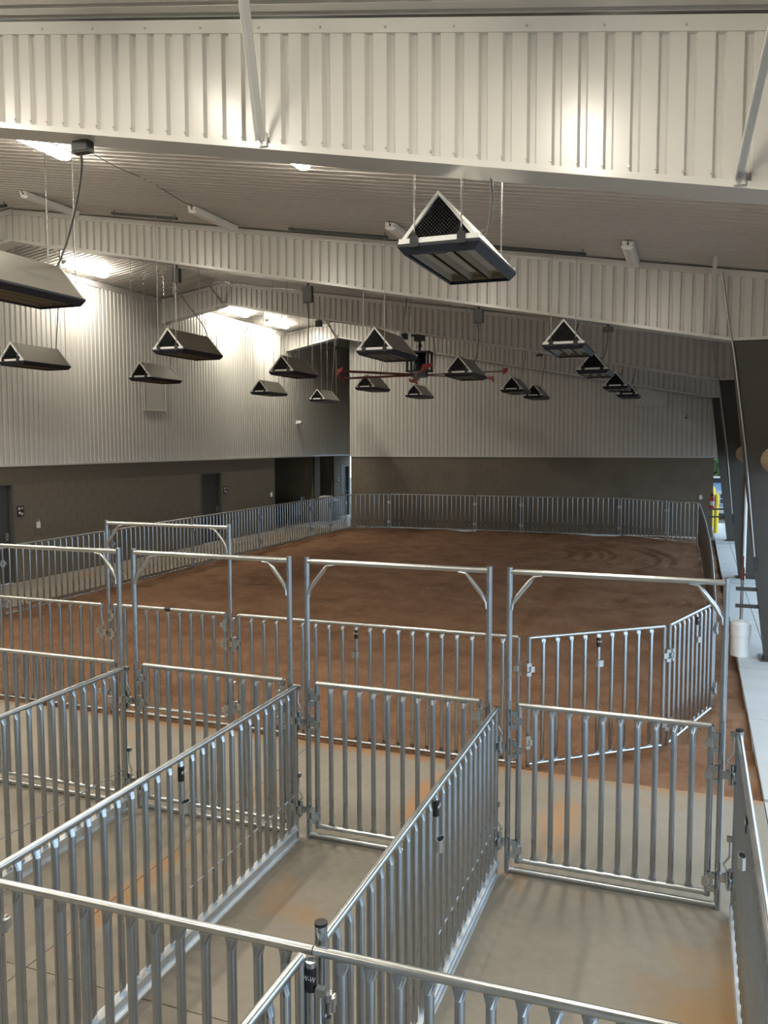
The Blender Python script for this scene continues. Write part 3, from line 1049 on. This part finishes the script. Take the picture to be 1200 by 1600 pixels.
# bay over the viewer
for x, y, lab in ((-0.9, 2.6, 'lit strip light overhead nearest the open side'), (-4.1, 2.6, 'lit strip light overhead, second from the open side'),
                  (-7.3, 2.6, 'lit strip light overhead, midway to the left wall'), (-10.4, 2.6, 'lit strip light overhead, next but one to the left wall'),
                  (-13.2, 2.6, 'lit strip light overhead beside the left wall'), (-4.1, -2.0, 'lit strip light behind the viewer toward the open side'),
                  (-7.3, -2.0, 'lit strip light behind the viewer toward the left wall')):
    lamp(x, y, True, lab)

# ------------------------------------------------------------------ heaters
HW, HH, HL, SK = 0.29, 0.335, 1.22, 0.075


def hk(key, fn, material):
    if key not in _mesh_cache:
        _mesh_cache[key] = fn().mesh(key, material)
    return _mesh_cache[key]


def hood():
    m = MB()
    t = 0.008
    for s in (-1, 1):
        m.prism([(s * HW, 0.0), (s * (HW + t), 0.0), (s * 0.0, HH + t), (0.0, HH)], 'y', 0.015, HL - 0.015)
    return m


def hood_shade():  # black sheets added under the hood so its inside looks shaded
    m = MB()
    for s in (-1, 1):
        m.prism([(s * (HW - 0.012), 0.012), (s * (HW - 0.004), 0.012), (0.0, HH - 0.004), (0.0, HH - 0.012)], 'y', 0.03, HL - 0.03)
    m.prism([(-HW + 0.03, 0.012), (HW - 0.03, 0.012), (0, HH - 0.03)], 'y', HL * 0.5, HL * 0.5 + 0.01)
    return m


def end_frame():
    m = MB()
    w = 0.021
    y0, y1 = -0.012, 0.018
    L_ = math.hypot(HW, HH)
    for s in (-1, 1):
        nx, nz = s * HH / L_, HW / L_
        m.prism([(s * HW * 1.03, 0.0), (0, HH * 1.04), (0, HH * 1.04 - w * 1.45), (s * (HW - w * 1.25), 0.0)], 'y', y0, y1)
    return m


def sill():
    m = MB()
    for a, b_ in ((-HW * 1.0, -0.20), (-0.145, 0.145), (0.20, HW * 1.0)):
        m.box(a, b_, -0.016, 0.0, 0.0, 0.035)
    return m


def screen():
    m = MB()
    g = 0.026
    k = int(2 * HW / g)
    # two families of diagonal wires clipped to the triangle
    sl = HH / HW
    hw, hh = HW - 0.02, HH - 0.03
    for i in range(-2 * k, 2 * k):
        c = i * g
        for s in (1, -1):
            # line z = s*1.0*(x - c); clip to 0<=z<=hh*(1-|x|/hw)
            pts = []
            N = 40
            for j in range(N + 1):
                x = -hw + 2 * hw * j / N
                z = s * (x - c)
                if 0 <= z <= hh * (1 - abs(x) / hw):
                    pts.append((x, z))
            if len(pts) >= 2:
                (xa, za), (xb, zb) = pts[0], pts[-1]
                w = 0.0016
                m.add([(xa, 0.005, za - w), (xb, 0.005, zb - w), (xb, 0.005, zb + w), (xa, 0.005, za + w)], [(0, 1, 2, 3)])
    return m


def skirt():
    m = MB()
    b = 0.035
    o = [(-HW - 0.012, -0.012), (HW + 0.012, -0.012), (HW + 0.012, HL + 0.012), (-HW - 0.012, HL + 0.012)]
    i_ = [(-HW + b, b - 0.02), (HW - b, b - 0.02), (HW - b, HL - b + 0.02), (-HW + b, HL - b + 0.02)]
    vs = [(x, y, 0.0) for x, y in o] + [(x, y, -0.02) for x, y in o] + [(x, y, -SK) for x, y in i_] + [(x * 0.97, y, -SK + 0.012) for x, y in i_] + [(x * 0.97, y, 0.0) for x, y in i_]
    fs = []
    for a in range(4):
        c = (a + 1) % 4
        for lv in range(4):
            fs.append((lv * 4 + a, lv * 4 + c, lv * 4 + 4 + c, lv * 4 + 4 + a))
        fs.append((16 + a, 16 + c, c, a))
    return m.add(vs, fs)


def reflector():
    m = MB()
    w = (2 * HW - 0.08) / 3 * 0.86
    m.prism([(-w / 2, -0.055), (-w / 2 + 0.006, -0.055), (-0.035, -0.012), (0.035, -0.012), (w / 2 - 0.006, -0.055), (w / 2, -0.055), (0.04, -0.004), (-0.04, -0.004)], 'y', 0.05, HL - 0.05)
    return m


def emitter():
    return MB().box(-0.034, 0.034, 0.1, HL - 0.22, -0.022, -0.0125)


def divider_fin():
    m = MB()
    w = (2 * HW - 0.08) / 3
    return m.prism([(-w / 2, -0.055), (-w * 0.42, -0.02), (-w * 0.2, 0.0), (w * 0.2, 0.0), (w * 0.42, -0.02), (w / 2, -0.055)], 'y', HL - 0.07, HL - 0.055)


def bracket():
    return MB().box(-0.03, 0.03, -0.03, -0.012, -0.03, 0.05).box(-0.012, 0.012, -0.03, -0.012, 0.05, 0.08)


def heater(x, y, zb, label, cord=None, printed=False):
    t = thing('tent_heater', label, 'heater', (x, y, zb), 0, 'hanging tent heaters')
    link('hood', hk('hood', hood, 'hood_steel'), t)
    link('shade_liner', hk('shade_liner', hood_shade, 'dark_inside'), t)
    for yy, s in ((0.0, 1), (HL, -1)):
        link('end_frame', hk('end_frame', end_frame, 'silver_trim'), t, (0, yy, 0), None, (1, s, 1))
        link('end_sill', hk('end_sill', sill, 'silver_trim'), t, (0, yy, 0), None, (1, s, 1))
        link('wire_screen', hk('wire_screen', screen, 'wire_mesh'), t, (0, yy, 0.02), None, (1, s, 1))
        for xx in (-0.172, 0.172):
            link('hanger_bracket', hk('hanger_bracket', bracket, 'black_paint'), t, (xx, yy, 0), None, (1, s, 1))
            top = roof_z(x + xx) - zb - 0.05
            rod = link('hanger_rod', cyl_mesh(0, 1, 0.0055, 6, 'thin_rod', 'hanger_rod'), t, (xx, yy - 0.02 * s, 0.07), None, (1, 1, top - 0.07))
    link('skirt', hk('skirt', skirt, 'navy_paint'), t)
    link('inner_pan', hk('inner_pan', lambda: MB().box(-HW + 0.03, HW - 0.03, 0.03, HL - 0.03, 0.002, 0.01), 'dark_inside'), t)
    w = (2 * HW - 0.08) / 3
    for k in (-1, 0, 1):
        r_ = link('reflector', hk('reflector', reflector, 'burner'), t, (k * w, 0, 0))
        link('emitter', hk('emitter', emitter, 'ceramic'), r_)
        link('end_fin', hk('end_fin', divider_fin, 'burner'), r_)
    link('name_plate', hk('name_plate', lambda: MB().box(-0.09, 0.05, 0.012, 0.05, -SK + 0.002, -SK + 0.012), 'black_paint'), t)
    bx = link('control_box', hk('control_box', lambda: MB().box(-0.09, 0.07, 0.62, 0.85, 0.012, 0.13), 'dark_inside'), t)
    if printed:
        m = MB()
        rr = random.Random(5)
        th = math.atan2(HH, HW)
        for row, (cnt, h_) in enumerate(((16, 0.016), (20, 0.012))):
            yy = 0.55
            for c in range(cnt):
                wv = rr.uniform(0.008, 0.02)
                s0 = 0.20 - row * 0.028
                p0 = (HW + 0.0095 - s0 * math.cos(th), s0 * math.sin(th) + 0.0035)
                p1 = (HW + 0.0095 - (s0 + h_) * math.cos(th), (s0 + h_) * math.sin(th) + 0.0035)
                m.add([(p0[0], yy, p0[1]), (p0[0], yy + wv, p0[1]), (p1[0], yy + wv, p1[1]), (p1[0], yy, p1[1])], [(0, 1, 2, 3)])
                yy += wv + rr.uniform(0.005, 0.012)
        m.build('printed_notice', 'bin_grey', t)
    if cord == 'up':
        cord = (x + 0.12, y + HL - 0.02, roof_z(x + 0.12) - 0.045)
    if cord:
        # cord from the ridge near the back up to a junction box; local coordinates
        e = Vector(cord) - Vector((x, y, zb))
        s = Vector((0.03, HL - 0.08, HH + 0.0))
        pts = []
        for i in range(15):
            q = i / 14
            sag = math.sin(q * math.pi)
            f = q * q * (3 - 2 * q)
            P = Vector((s.x + (e.x - s.x) * f, s.y + (e.y - s.y) * f, s.z + (e.z - s.z) * q))
            P.z -= 0.10 * sag * (1 - q)
            P.x += 0.05 * sag
            pts.append(P)
        MB().tube(pts, 0.0105, 6).build('power_cord', 'cord_grey', t)
    return t


def jbox(x, gi, label, w=0.16, h=0.20, drop=0.06):
    y = GIRDER_Y[gi] + 0.14
    zt = girder_bottom(x) - 0.012
    t = thing('junction_box', label, 'junction box', (x, y, zt), 0, 'girder junction boxes')
    MB().box(-w / 2, w / 2, -0.035, 0.035, -drop - h, -drop).build('box_body', 'jbox', t)
    MB().box(-w / 2 + 0.012, w / 2 - 0.012, -0.041, -0.035, -drop - h + 0.012, -drop - 0.012).build('cover', 'jbox', t)
    MB().tube([(0.0, 0, -drop), (0.0, 0, 0.012)], 0.02, 6).build('mount_stem', 'jbox', t)
    return (x - 0.02, y, zt - drop - h)


jb = {
    'N0': jbox(-4.47, 0, 'black junction box under the nearest girder at upper left', 0.15, 0.09, 0.01),
    'N1': jbox(-8.53, 1, 'dark junction box below the second girder, leftmost one', 0.14, 0.24),
    'N2': jbox(-6.02, 1, 'dark junction box below the second girder, above the dark left heaters', 0.16, 0.26, 0.05),
    'M2': jbox(-3.16, 1, 'dark junction box below the second girder, right of the red fan', 0.15, 0.20, 0.04),
    'R3': jbox(-1.24, 1, 'flat dark junction box below the second girder near the right heaters', 0.15, 0.07, 0.03),
    'N4': jbox(-9.32, 2, 'small dark junction box below the third girder, leftmost one', 0.17, 0.16, 0.03),
    'M3': jbox(-6.95, 2, 'small dark junction box below the third girder beside the fan mount', 0.14, 0.15, 0.03),
    'M4': jbox(-3.55, 2, 'small flat junction box below the third girder, right of the fan', 0.16, 0.04, 0.03),
}


def under(gi, x):
    return (x, GIRDER_Y[gi] + 0.15, girder_bottom(x) + 0.0)


YS = [12.0, 16.35, 21.4, 25.05]
ZR, ZM, ZN, ZL = 4.462, 4.497, 4.635, 4.59
heater(-1.735, 5.78, 4.47, 'large tent-shaped heater hanging nearest at the right, underside visible', cord=under(0, -1.30))
heater(-6.17, 5.86, 4.53, 'large pale tent-shaped heater cut off by the left edge', cord=jb['N0'], printed=True)
ROWS = [
    ('R', [-1.80, -1.89, -1.90, -1.88], ZR, [12.15, 16.5, 21.4, 25.05],
     ['tent-shaped heater of the right row straddling the second girder', 'third tent-shaped heater of the right row, half hidden', 'fourth tent-shaped heater of the right row, small and far', 'farthest, flattest-looking tent heater of the right row'],
     ['up', jb['R3'], 'up', 'up']),
    ('M', [-4.66, -4.57, -4.63, -4.62], ZM, [12.15, 16.65, 22.2, 25.3],
     ['tent heater overlapping the left half of the red fan', 'tent heater in front of the right blades of the red fan', 'distant tent heater right of the fan, left of a close pair', 'distant tent heater right of the fan, right of a close pair'],
     ['up', jb['M2'], 'up', 'up']),
    ('N', [-8.25, -8.45, -8.65, -8.55], ZN, [11.95, 16.4, 21.8, 25.8],
     ['dark-sided tent heater below the leftmost junction box', 'dark-sided tent heater left of the passage corner', 'small tent heater below the left fan blades', 'small tent heater directly below the fan hub'],
     [jb['N1'], jb['N2'], 'up', 'up']),
    ('L', [-11.82, -11.92, -11.98, -12.15], ZL, [12.2, 16.15, 21.85, 26.2],
     ['pale tent heater at the left edge below the largest left heater', 'pale tent heater in front of the left wall access panel', 'small pale tent heater against the bright left wall', 'smallest tent heater in front of the passage mouth'],
     ['up', 'up', 'up', 'up']),
]
for nm, xs_, zb, ys_, labs, cords in ROWS:
    for i in range(4):
        heater(xs_[i], ys_[i], zb, labs[i], cords[i])

# hanging struts on the ceiling
for (x0, x1, y, lab) in ((-12.9, -11.6, 12.0, 'metal strut under the ceiling at the left edge'), (-9.3, -8.02, 11.95, 'metal strut under the ceiling above the dark left heater'),
                         (-6.05, -4.4, 12.05, 'metal strut under the ceiling left of the nearest right heater'), (-2.95, -1.5, 12.12, 'metal strut under the ceiling right of the nearest right heater'),
                         (-9.4, -8.1, 16.4, 'metal strut seen below the second girder on the left')):
    st = thing('ceiling_strut', lab, 'strut', (0, y, 0), 0, 'ceiling struts')
    m = MB()
    zz = lambda x: roof_z(x) - 0.06
    m.prism([(x0, zz(x0)), (x1, zz(x1)), (x1, zz(x1) - 0.04), (x0, zz(x0) - 0.04)], 'y', -0.02, 0.02)
    m.build('channel', 'jbox', st)
    for xx in (x0 + 0.05, x1 - 0.05):
        MB().tube([(xx, 0, zz(xx)), (xx, 0, roof_z(xx) - 0.01)], 0.012, 6).build('anchor', 'bin_grey', st)

# thin ceiling cable between two lamps
m = MB()
pts = []
for i in range(12):
    q = i / 11
    x, y = -7.0 - 0.2 * q, 8.6 + 2.6 * q
    pts.append((x, y, roof_z(x) - 0.03 - 0.02 * math.sin(q * 9)))
m.tube(pts, 0.006, 5)
tag(m.build('ceiling_cable', 'cord_grey'), 'thin dark cable running along the ceiling to an unlit strip light', 'cable')

# ------------------------------------------------------------------ ceiling fan
fx, fy = -6.56, 20.24
fan_top = girder_bottom(fx) - 0.012
fan = thing('ceiling_fan', 'large red six-bladed ceiling fan with black motor cage', 'fan', (fx, fy, 4.775))
dz = fan_top - 4.775
MB().box(-0.22, 0.22, -0.1, 0.1, dz - 0.04, dz).box(-0.12, 0.12, -0.08, 0.08, dz - 0.16, dz - 0.04).build('mount_plate', 'black_paint', fan)
MB().tube([(0, 0, dz - 0.16), (0, 0, dz - 0.42)], 0.035, 10).tube([(0, 0, dz - 0.25), (0, 0, dz - 0.31)], 0.06, 10).build('down_rod', 'black_paint', fan)
MB().box(-0.3, 0.3, -0.2, 0.2, dz - 0.46, dz - 0.42).build('cage_top', 'black_paint', fan)
MB().box(-0.3, 0.3, -0.2, 0.2, 0.08, 0.12).build('cage_bottom', 'black_paint', fan)
for sx in (-0.27, 0.27):
    for sy in (-0.17, 0.17):
        MB().box(sx - 0.025, sx + 0.025, sy - 0.025, sy + 0.025, 0.12, dz - 0.46).build('cage_post', 'black_paint', fan)
MB().tube([(0, 0, 0.12), (0, 0, 0.2), (0, 0, 0.55), (0, 0, dz - 0.5)], [0.15, 0.17, 0.17, 0.13], 16).build('motor', 'navy_paint', fan)
MB().tube([(0, 0, -0.05), (0, 0, 0.08)], 0.22, 18).build('hub', 'bin_grey', fan)
bl = MB()
bl.prism([(-0.075, -0.005), (-0.02, 0.012), (0.075, 0.03), (0.078, 0.022), (-0.015, 0.0), (-0.072, -0.014)], 'x', 0.2, 2.26)
bl_m = bl.mesh('blade', 'fan_red')
tp = MB()
tp.prism([(-0.13, -0.09), (-0.03, -0.03), (0.11, 0.0), (0.14, 0.10), (0.02, 0.06), (-0.09, 0.07)], 'x', 2.26, 2.29)
tp_m = tp.mesh('winglet', 'fan_tip')
for k in range(6):
    a = math.radians(52 + 60 * k)
    b_ = link('blade', bl_m, fan, (0, 0, 0.0), (0, 0, a))
    link('winglet', tp_m, b_)
m = MB()
m.tube([(0.35, 0, dz), (0.42, 0, dz - 0.5), (0.38, 0, dz - 0.85), (0.25, 0, dz - 0.75), (0.2, 0, dz - 0.5)], 0.012, 6).build('power_cord', 'cord_grey', fan)

# ------------------------------------------------------------------ wall fittings
def frame_panel(label, origin, axis, w, h):
    t = thing('access_panel', label, 'access panel', origin)
    m = MB()
    f = 0.03
    if axis == 'y':
        MB().box(0.03, 0.045, 0, w, 0, h).build('cover', 'white_metal', t)
        m.box(0.03, 0.065, 0, w, 0, f).box(0.03, 0.065, 0, f, f, h).box(0.03, 0.065, w - f, w, f, h).box(0.03, 0.065, 0, w, h - f, h)
    else:
        MB().box(0, w, -0.045, -0.03, 0, h).build('cover', 'white_metal', t)
        m.box(0, w, -0.065, -0.03, 0, f).box(0, f, -0.065, -0.03, f, h).box(w - f, w, -0.065, -0.03, f, h).box(0, w, -0.065, -0.03, h - f, h)
    m.build('rim', 'white_trim', t)


frame_panel('square white access panel high on the left wall', (LEFT_X + 0.005, 19.17, 3.98), 'y', 1.02, 0.95)
frame_panel('white access panel high on the far wall near the right columns', (-1.95, FAR_Y - 0.01, 4.28), 'x', 1.02, 0.95)


def sec_cam(label, loc, rz):
    t = thing('security_camera', label, 'camera', loc, rz)
    MB().box(-0.05, 0.05, -0.08, 0.0, -0.06, 0.06).build('mount', 'white_plastic', t)
    MB().tube([(0, -0.08, 0), (0, -0.12, 0), (0, -0.2, -0.03)], [0.06, 0.075, 0.05], 10).build('dome', 'white_plastic', t)
    MB().tube([(0, -0.2, -0.03), (0, -0.225, -0.04)], 0.035, 10).build('camera_lens', 'black_plastic', t)


sec_cam('small white security camera on the left siding', (LEFT_X + 0.03, 28.49, 3.88), math.pi / 2)
sec_cam('small security camera on the far wall by the right columns', (-0.33, FAR_Y - 0.03, 3.92), 0)


def room_sign(label, y, z, w=0.2, h=0.24):
    t = thing('room_sign', label, 'sign', (LEFT_X, y, z), 0, 'door signs')
    MB().box(0.0, 0.012, -w / 2, w / 2, -h / 2, h / 2).build('plate', 'sign_dark', t)
    m = MB()
    m.box(0.012, 0.014, -0.065, -0.02, 0.03, 0.09).box(0.012, 0.014, 0.02, 0.07, 0.05, 0.08).box(0.012, 0.014, -0.06, 0.0, -0.06, -0.01).box(0.012, 0.014, 0.02, 0.06, -0.09, -0.03)
    m.build('pictogram', 'sign_white', t)


room_sign('small dark sign beside the leftmost grey door', 14.66, 1.58)
room_sign('small dark sign beside the middle grey door', 23.36, 1.6)
room_sign('small dark sign beside the passage doorway', 32.43, 1.59)
for (y, z, lab) in ((15.17, 1.23, 'white wall spigot box near the leftmost grey door'), (26.44, 1.28, 'white wall spigot box at the alcove corner')):
    t = thing('wall_outlet', lab, 'outlet', (LEFT_X, y, z), 0, 'wall outlet boxes')
    MB().box(0, 0.05, -0.035, 0.035, -0.07, 0.07).build('outlet_box', 'white_plastic', t)
    MB().tube([(0.03, 0, 0.07), (0.03, 0.03, 0.12)], 0.014, 6).build('outlet_stub', 'conduit', t)
t = thing('wall_outlet', 'small pale outlet box on the far wall near the right corner', 'outlet', (0.18, FAR_Y, 1.3), 0, 'wall outlet boxes')
MB().box(-0.05, 0.05, -0.05, 0, -0.06, 0.03).prism([(-0.05, 0.03), (0.05, 0.03), (0.025, 0.08), (-0.025, 0.08)], 'y', -0.05, 0).build('outlet_box', 'white_plastic', t)

# bins and fountain at the alcove
for (x, y, h_, lab) in ((-13.75, 30.42, 1.02, 'taller grey bin with white lid by the alcove pillar'), (-13.72, 31.0, 0.86, 'shorter grey bin with white lid by the alcove pillar')):
    t = thing('waste_bin', lab, 'bin', (x, y, 0), 0, 'lidded bins')
    MB().prism([(-0.2, -0.2), (0.2, -0.2), (0.2, 0.2), (-0.2, 0.2)], 'z', 0, h_ - 0.09).build('bin_body', 'bin_grey', t)
    MB().box(-0.22, 0.22, -0.22, 0.22, h_ - 0.09, h_ - 0.03).box(-0.17, 0.17, -0.17, 0.17, h_ - 0.03, h_).build('lid', 'white_plastic', t)
t = thing('drinking_fountain', 'grey drinking fountain in the dark alcove', 'fountain', (LEFT_X - 0.6, 29.55, 0))
MB().box(0, 0.35, -0.22, 0.22, 0.75, 1.02).build('basin', 'conduit', t)
MB().box(0, 0.2, -0.15, 0.15, 0.3, 0.75).build('skirt', 'bin_grey', t)
MB().tube([(0.1, 0.1, 1.02), (0.1, 0.1, 1.08), (0.16, 0.05, 1.08)], 0.012, 6).build('spout', 'conduit', t)

# ------------------------------------------------------------------ open side: curtains, hydrant, bollards
for i, (y0, y1, lab) in enumerate(((5.75, 12.40, 'rolled tan side curtain ending at the wide right column'), (13.4, 19.95, 'rolled tan side curtain ending at the second column'),
                                   (20.9, 27.55, 'rolled tan side curtain in the farthest open bay'))):
    t = thing('rolled_curtain', lab, 'curtain', (0.99, 0, 2.83), 0, 'rolled side curtains')
    r = 0.19
    MB().tube([(0, y0, 0), (0, y1 - 0.2, 0), (0, y1 - 0.06, 0), (0, y1, 0)], [r, r * 0.97, r * 0.7, r * 0.25], 18).build('fabric_roll', 'tan_fabric', t)
    MB().tube([(0, (GIRDER_Y[i] + 0.29) if i else 5.6, 0), (0, GIRDER_Y[i + 1] + 0.0, 0)], 0.03, 8).build('roll_pipe', 'conduit', t)
    MB().box(0.05, 0.09, y0, y1, 0.10, 0.32).build('header_flap', 'tan_fabric', t)

hy = thing('yard_hydrant', 'red-topped yard hydrant rising from a white drum by the right column', 'hydrant', (0.66, 12.75, 0.05))
MB().tube([(0, 0, 0), (0, 0, 0.29)], 0.128, 24).build('drum_lower', 'white_plastic', hy)
MB().tube([(0, 0, 0.29), (0, 0, 0.46)], 0.137, 24).tube([(0, 0, 0.46), (0, 0, 0.50)], [0.137, 0.105], 24).tube([(0, 0, 0.50), (0, 0, 0.515)], 0.04, 12).build('drum_cover', 'white_plastic', hy)
MB().tube([(0, 0, 0.5), (0, 0, 1.1)], 0.022, 8).build('standpipe', 'conduit', hy)
MB().tube([(0, 0, 1.08), (0, 0, 1.2), (0, 0, 1.26)], [0.026, 0.03, 0.024], 8).box(-0.014, 0.014, -0.018, 0.018, 1.24, 1.42).tube([(0.02, 0, 1.16), (0.05, 0, 1.15), (0.055, 0, 1.11)], 0.014, 8).build('pump_head', 'rust_red', hy)
for y, xx, lab in ((12.6, 0.57, 'pair of dark guard bars from the right column around the hydrant'), (27.85, 0.40, 'pair of dark guard bars at the farthest column')):
    t = thing('guard_rail', lab, 'guard rail', (0, y, 0), 0, 'hydrant guard bars')
    for zz in (1.03, 0.79):
        MB().box(xx, 0.90, -0.03, 0.0, zz - 0.025, zz + 0.025).build('bar', 'brown_steel', t)
    MB().box(0.875, 0.92, -0.03, 0.0, 0.7, 1.1).build('mount_plate', 'brown_steel', t)

for (x, y, h_, lab) in ((0.69, 30.2, 1.34, 'yellow bollard standing nearest outside the far corner'), (0.62, 32.6, 1.45, 'yellow bollard farther out beyond the far corner')):
    t = thing('bollard', lab, 'bollard', (x, y, 0.05), 0, 'yellow bollards')
    MB().tube([(0, 0, 0), (0, 0, h_ - 0.12)], 0.075, 14).build('pipe', 'yellow_paint', t)
    MB().tube([(0, 0, h_ - 0.12), (0, 0, h_ - 0.07), (0, 0, h_ - 0.03), (0, 0, h_)], [0.075, 0.072, 0.05, 0.015], 14).build('dome_cap', 'yellow_paint', t)
t = thing('fire_extinguisher', 'red fire extinguisher with white label beside the yellow bollards', 'extinguisher', (0.52, 28.55, 0.95), 0)
MB().tube([(0, 0, 0), (0, 0, 0.38), (0, 0, 0.45)], [0.07, 0.07, 0.03], 12).build('cylinder', 'red_paint', t)
MB().tube([(0, 0, 0.14), (0, 0, 0.28)], 0.0715, 12).build('paper_label', 'sign_white', t)
MB().box(-0.05, 0.03, -0.015, 0.015, 0.45, 0.53).build('valve', 'black_plastic', t)
MB().tube([(0.03, 0, 0.48), (0.09, 0, 0.4), (0.085, 0, 0.15)], 0.012, 6).build('hose', 'black_plastic', t)
MB().box(-0.03, 0.03, 0.07, 0.16, 0.05, 0.4).build('wall_bracket', 'brown_steel', t)
MB().box(-0.03, 0.03, 0.16, 0.68, 0.2, 0.24).build('bracket_arm', 'brown_steel', t)

# outside ground, hedge trees, far building
MB().box(4.4, 60, -30, 90, -0.4, -0.02).build('ground_1', 'ground_gravel')
bpy.data.objects['ground_1'].name = 'ground'
tag(bpy.data.objects['ground'], 'grey gravel yard outside the open side', 'ground', kind='structure')
g2 = MB().box(-30, 4.4, 39.5, 90, -0.4, -0.02).build('ground', 'ground_gravel')
tag(g2, 'grey gravel yard beyond the far wall', 'ground', kind='structure')

hut = thing('livestock_trailer', 'low pale blue trailer with white trim parked outside the far corner', 'trailer', (0.2, 38.0, 0))
MB().box(-1.6, 4.0, 0, 1.9, 0.42, 1.42).build('trailer_body', 'blue_siding', hut)
MB().box(-1.65, 4.05, -0.05, 1.95, 1.42, 1.60).build('roof', 'navy_paint', hut)
MB().box(-1.65, 4.05, -0.06, 0.0, 1.60, 1.68).build('roof_rail', 'white_trim', hut)
MB().box(-1.62, 4.02, -0.04, 0.0, 1.02, 1.07).build('belt_rail', 'white_trim', hut)
for x in (-1.2, -0.1, 0.55, 1.2, 2.4):
    w = MB().box(x, x + 0.5, -0.04, 0.0, 0.5, 1.0).build('window', 'white_trim', hut)
    for i in range(2):
        for j in range(2):
            MB().box(x + 0.04 + 0.22 * i, x + 0.22 + 0.22 * i, -0.05, -0.04, 0.54 + 0.22 * j, 0.72 + 0.22 * j).build('pane', 'glass_dark', w)
for x in (-0.6, 0.3, 3.2):
    MB().tube([(x, 0.0, 0.3), (x, 0.25, 0.3)], 0.32, 18).build('wheel', 'black_plastic', hut)


def tree(label, x, y, h_, r, seed):
    t = thing('leafy_tree', label, 'tree', (x, y, 0), 0, 'trees outside')
    MB().tube([(0, 0, 0), (0.1, 0, h_ * 0.4), (0, 0.1, h_ * 0.75)], [0.22, 0.16, 0.07], 8).build('trunk', 'bark', t)
    rng = np.random.default_rng(seed)
    n = 5200
    d = rng.normal(size=(n, 3))
    d /= np.linalg.norm(d, axis=1)[:, None]
    rad = rng.uniform(0.05, 1.0, n) ** 0.5
    P = d * rad[:, None] * np.array([r, r, h_ * 0.46]) + np.array([0, 0, h_ * 0.48])
    P += rng.normal(0, 0.18, P.shape)
    vs, fs = [], []
    for i in range(n):
        a = rng.normal(size=3)
        a /= np.linalg.norm(a)
        b = np.cross(a, rng.normal(size=3))
        b /= np.linalg.norm(b)
        s = rng.uniform(0.14, 0.28)
        k = len(vs)
        vs += [tuple(P[i] - a * s), tuple(P[i] + b * s * 0.5), tuple(P[i] + a * s), tuple(P[i] - b * s * 0.5)]
        fs.append((k, k + 1, k + 2, k + 3))
    mm = MB()
    mm.add(vs, fs)
    me = bpy.data.meshes.new('foliage')
    me.from_pydata(vs, [], fs)
    me.materials.append(MATS['leaf'])
    o = link('foliage', me, t)
    o['kind'] = 'stuff'


tree('green leafy tree rising behind the blue trailer', 0.6, 47, 7.5, 3.2, 1)
tree('green leafy tree farther right behind the blue trailer', 9.5, 57, 7.0, 3.4, 2)
tree('green leafy tree left behind the blue trailer', -8.2, 57, 7.0, 3.2, 3)
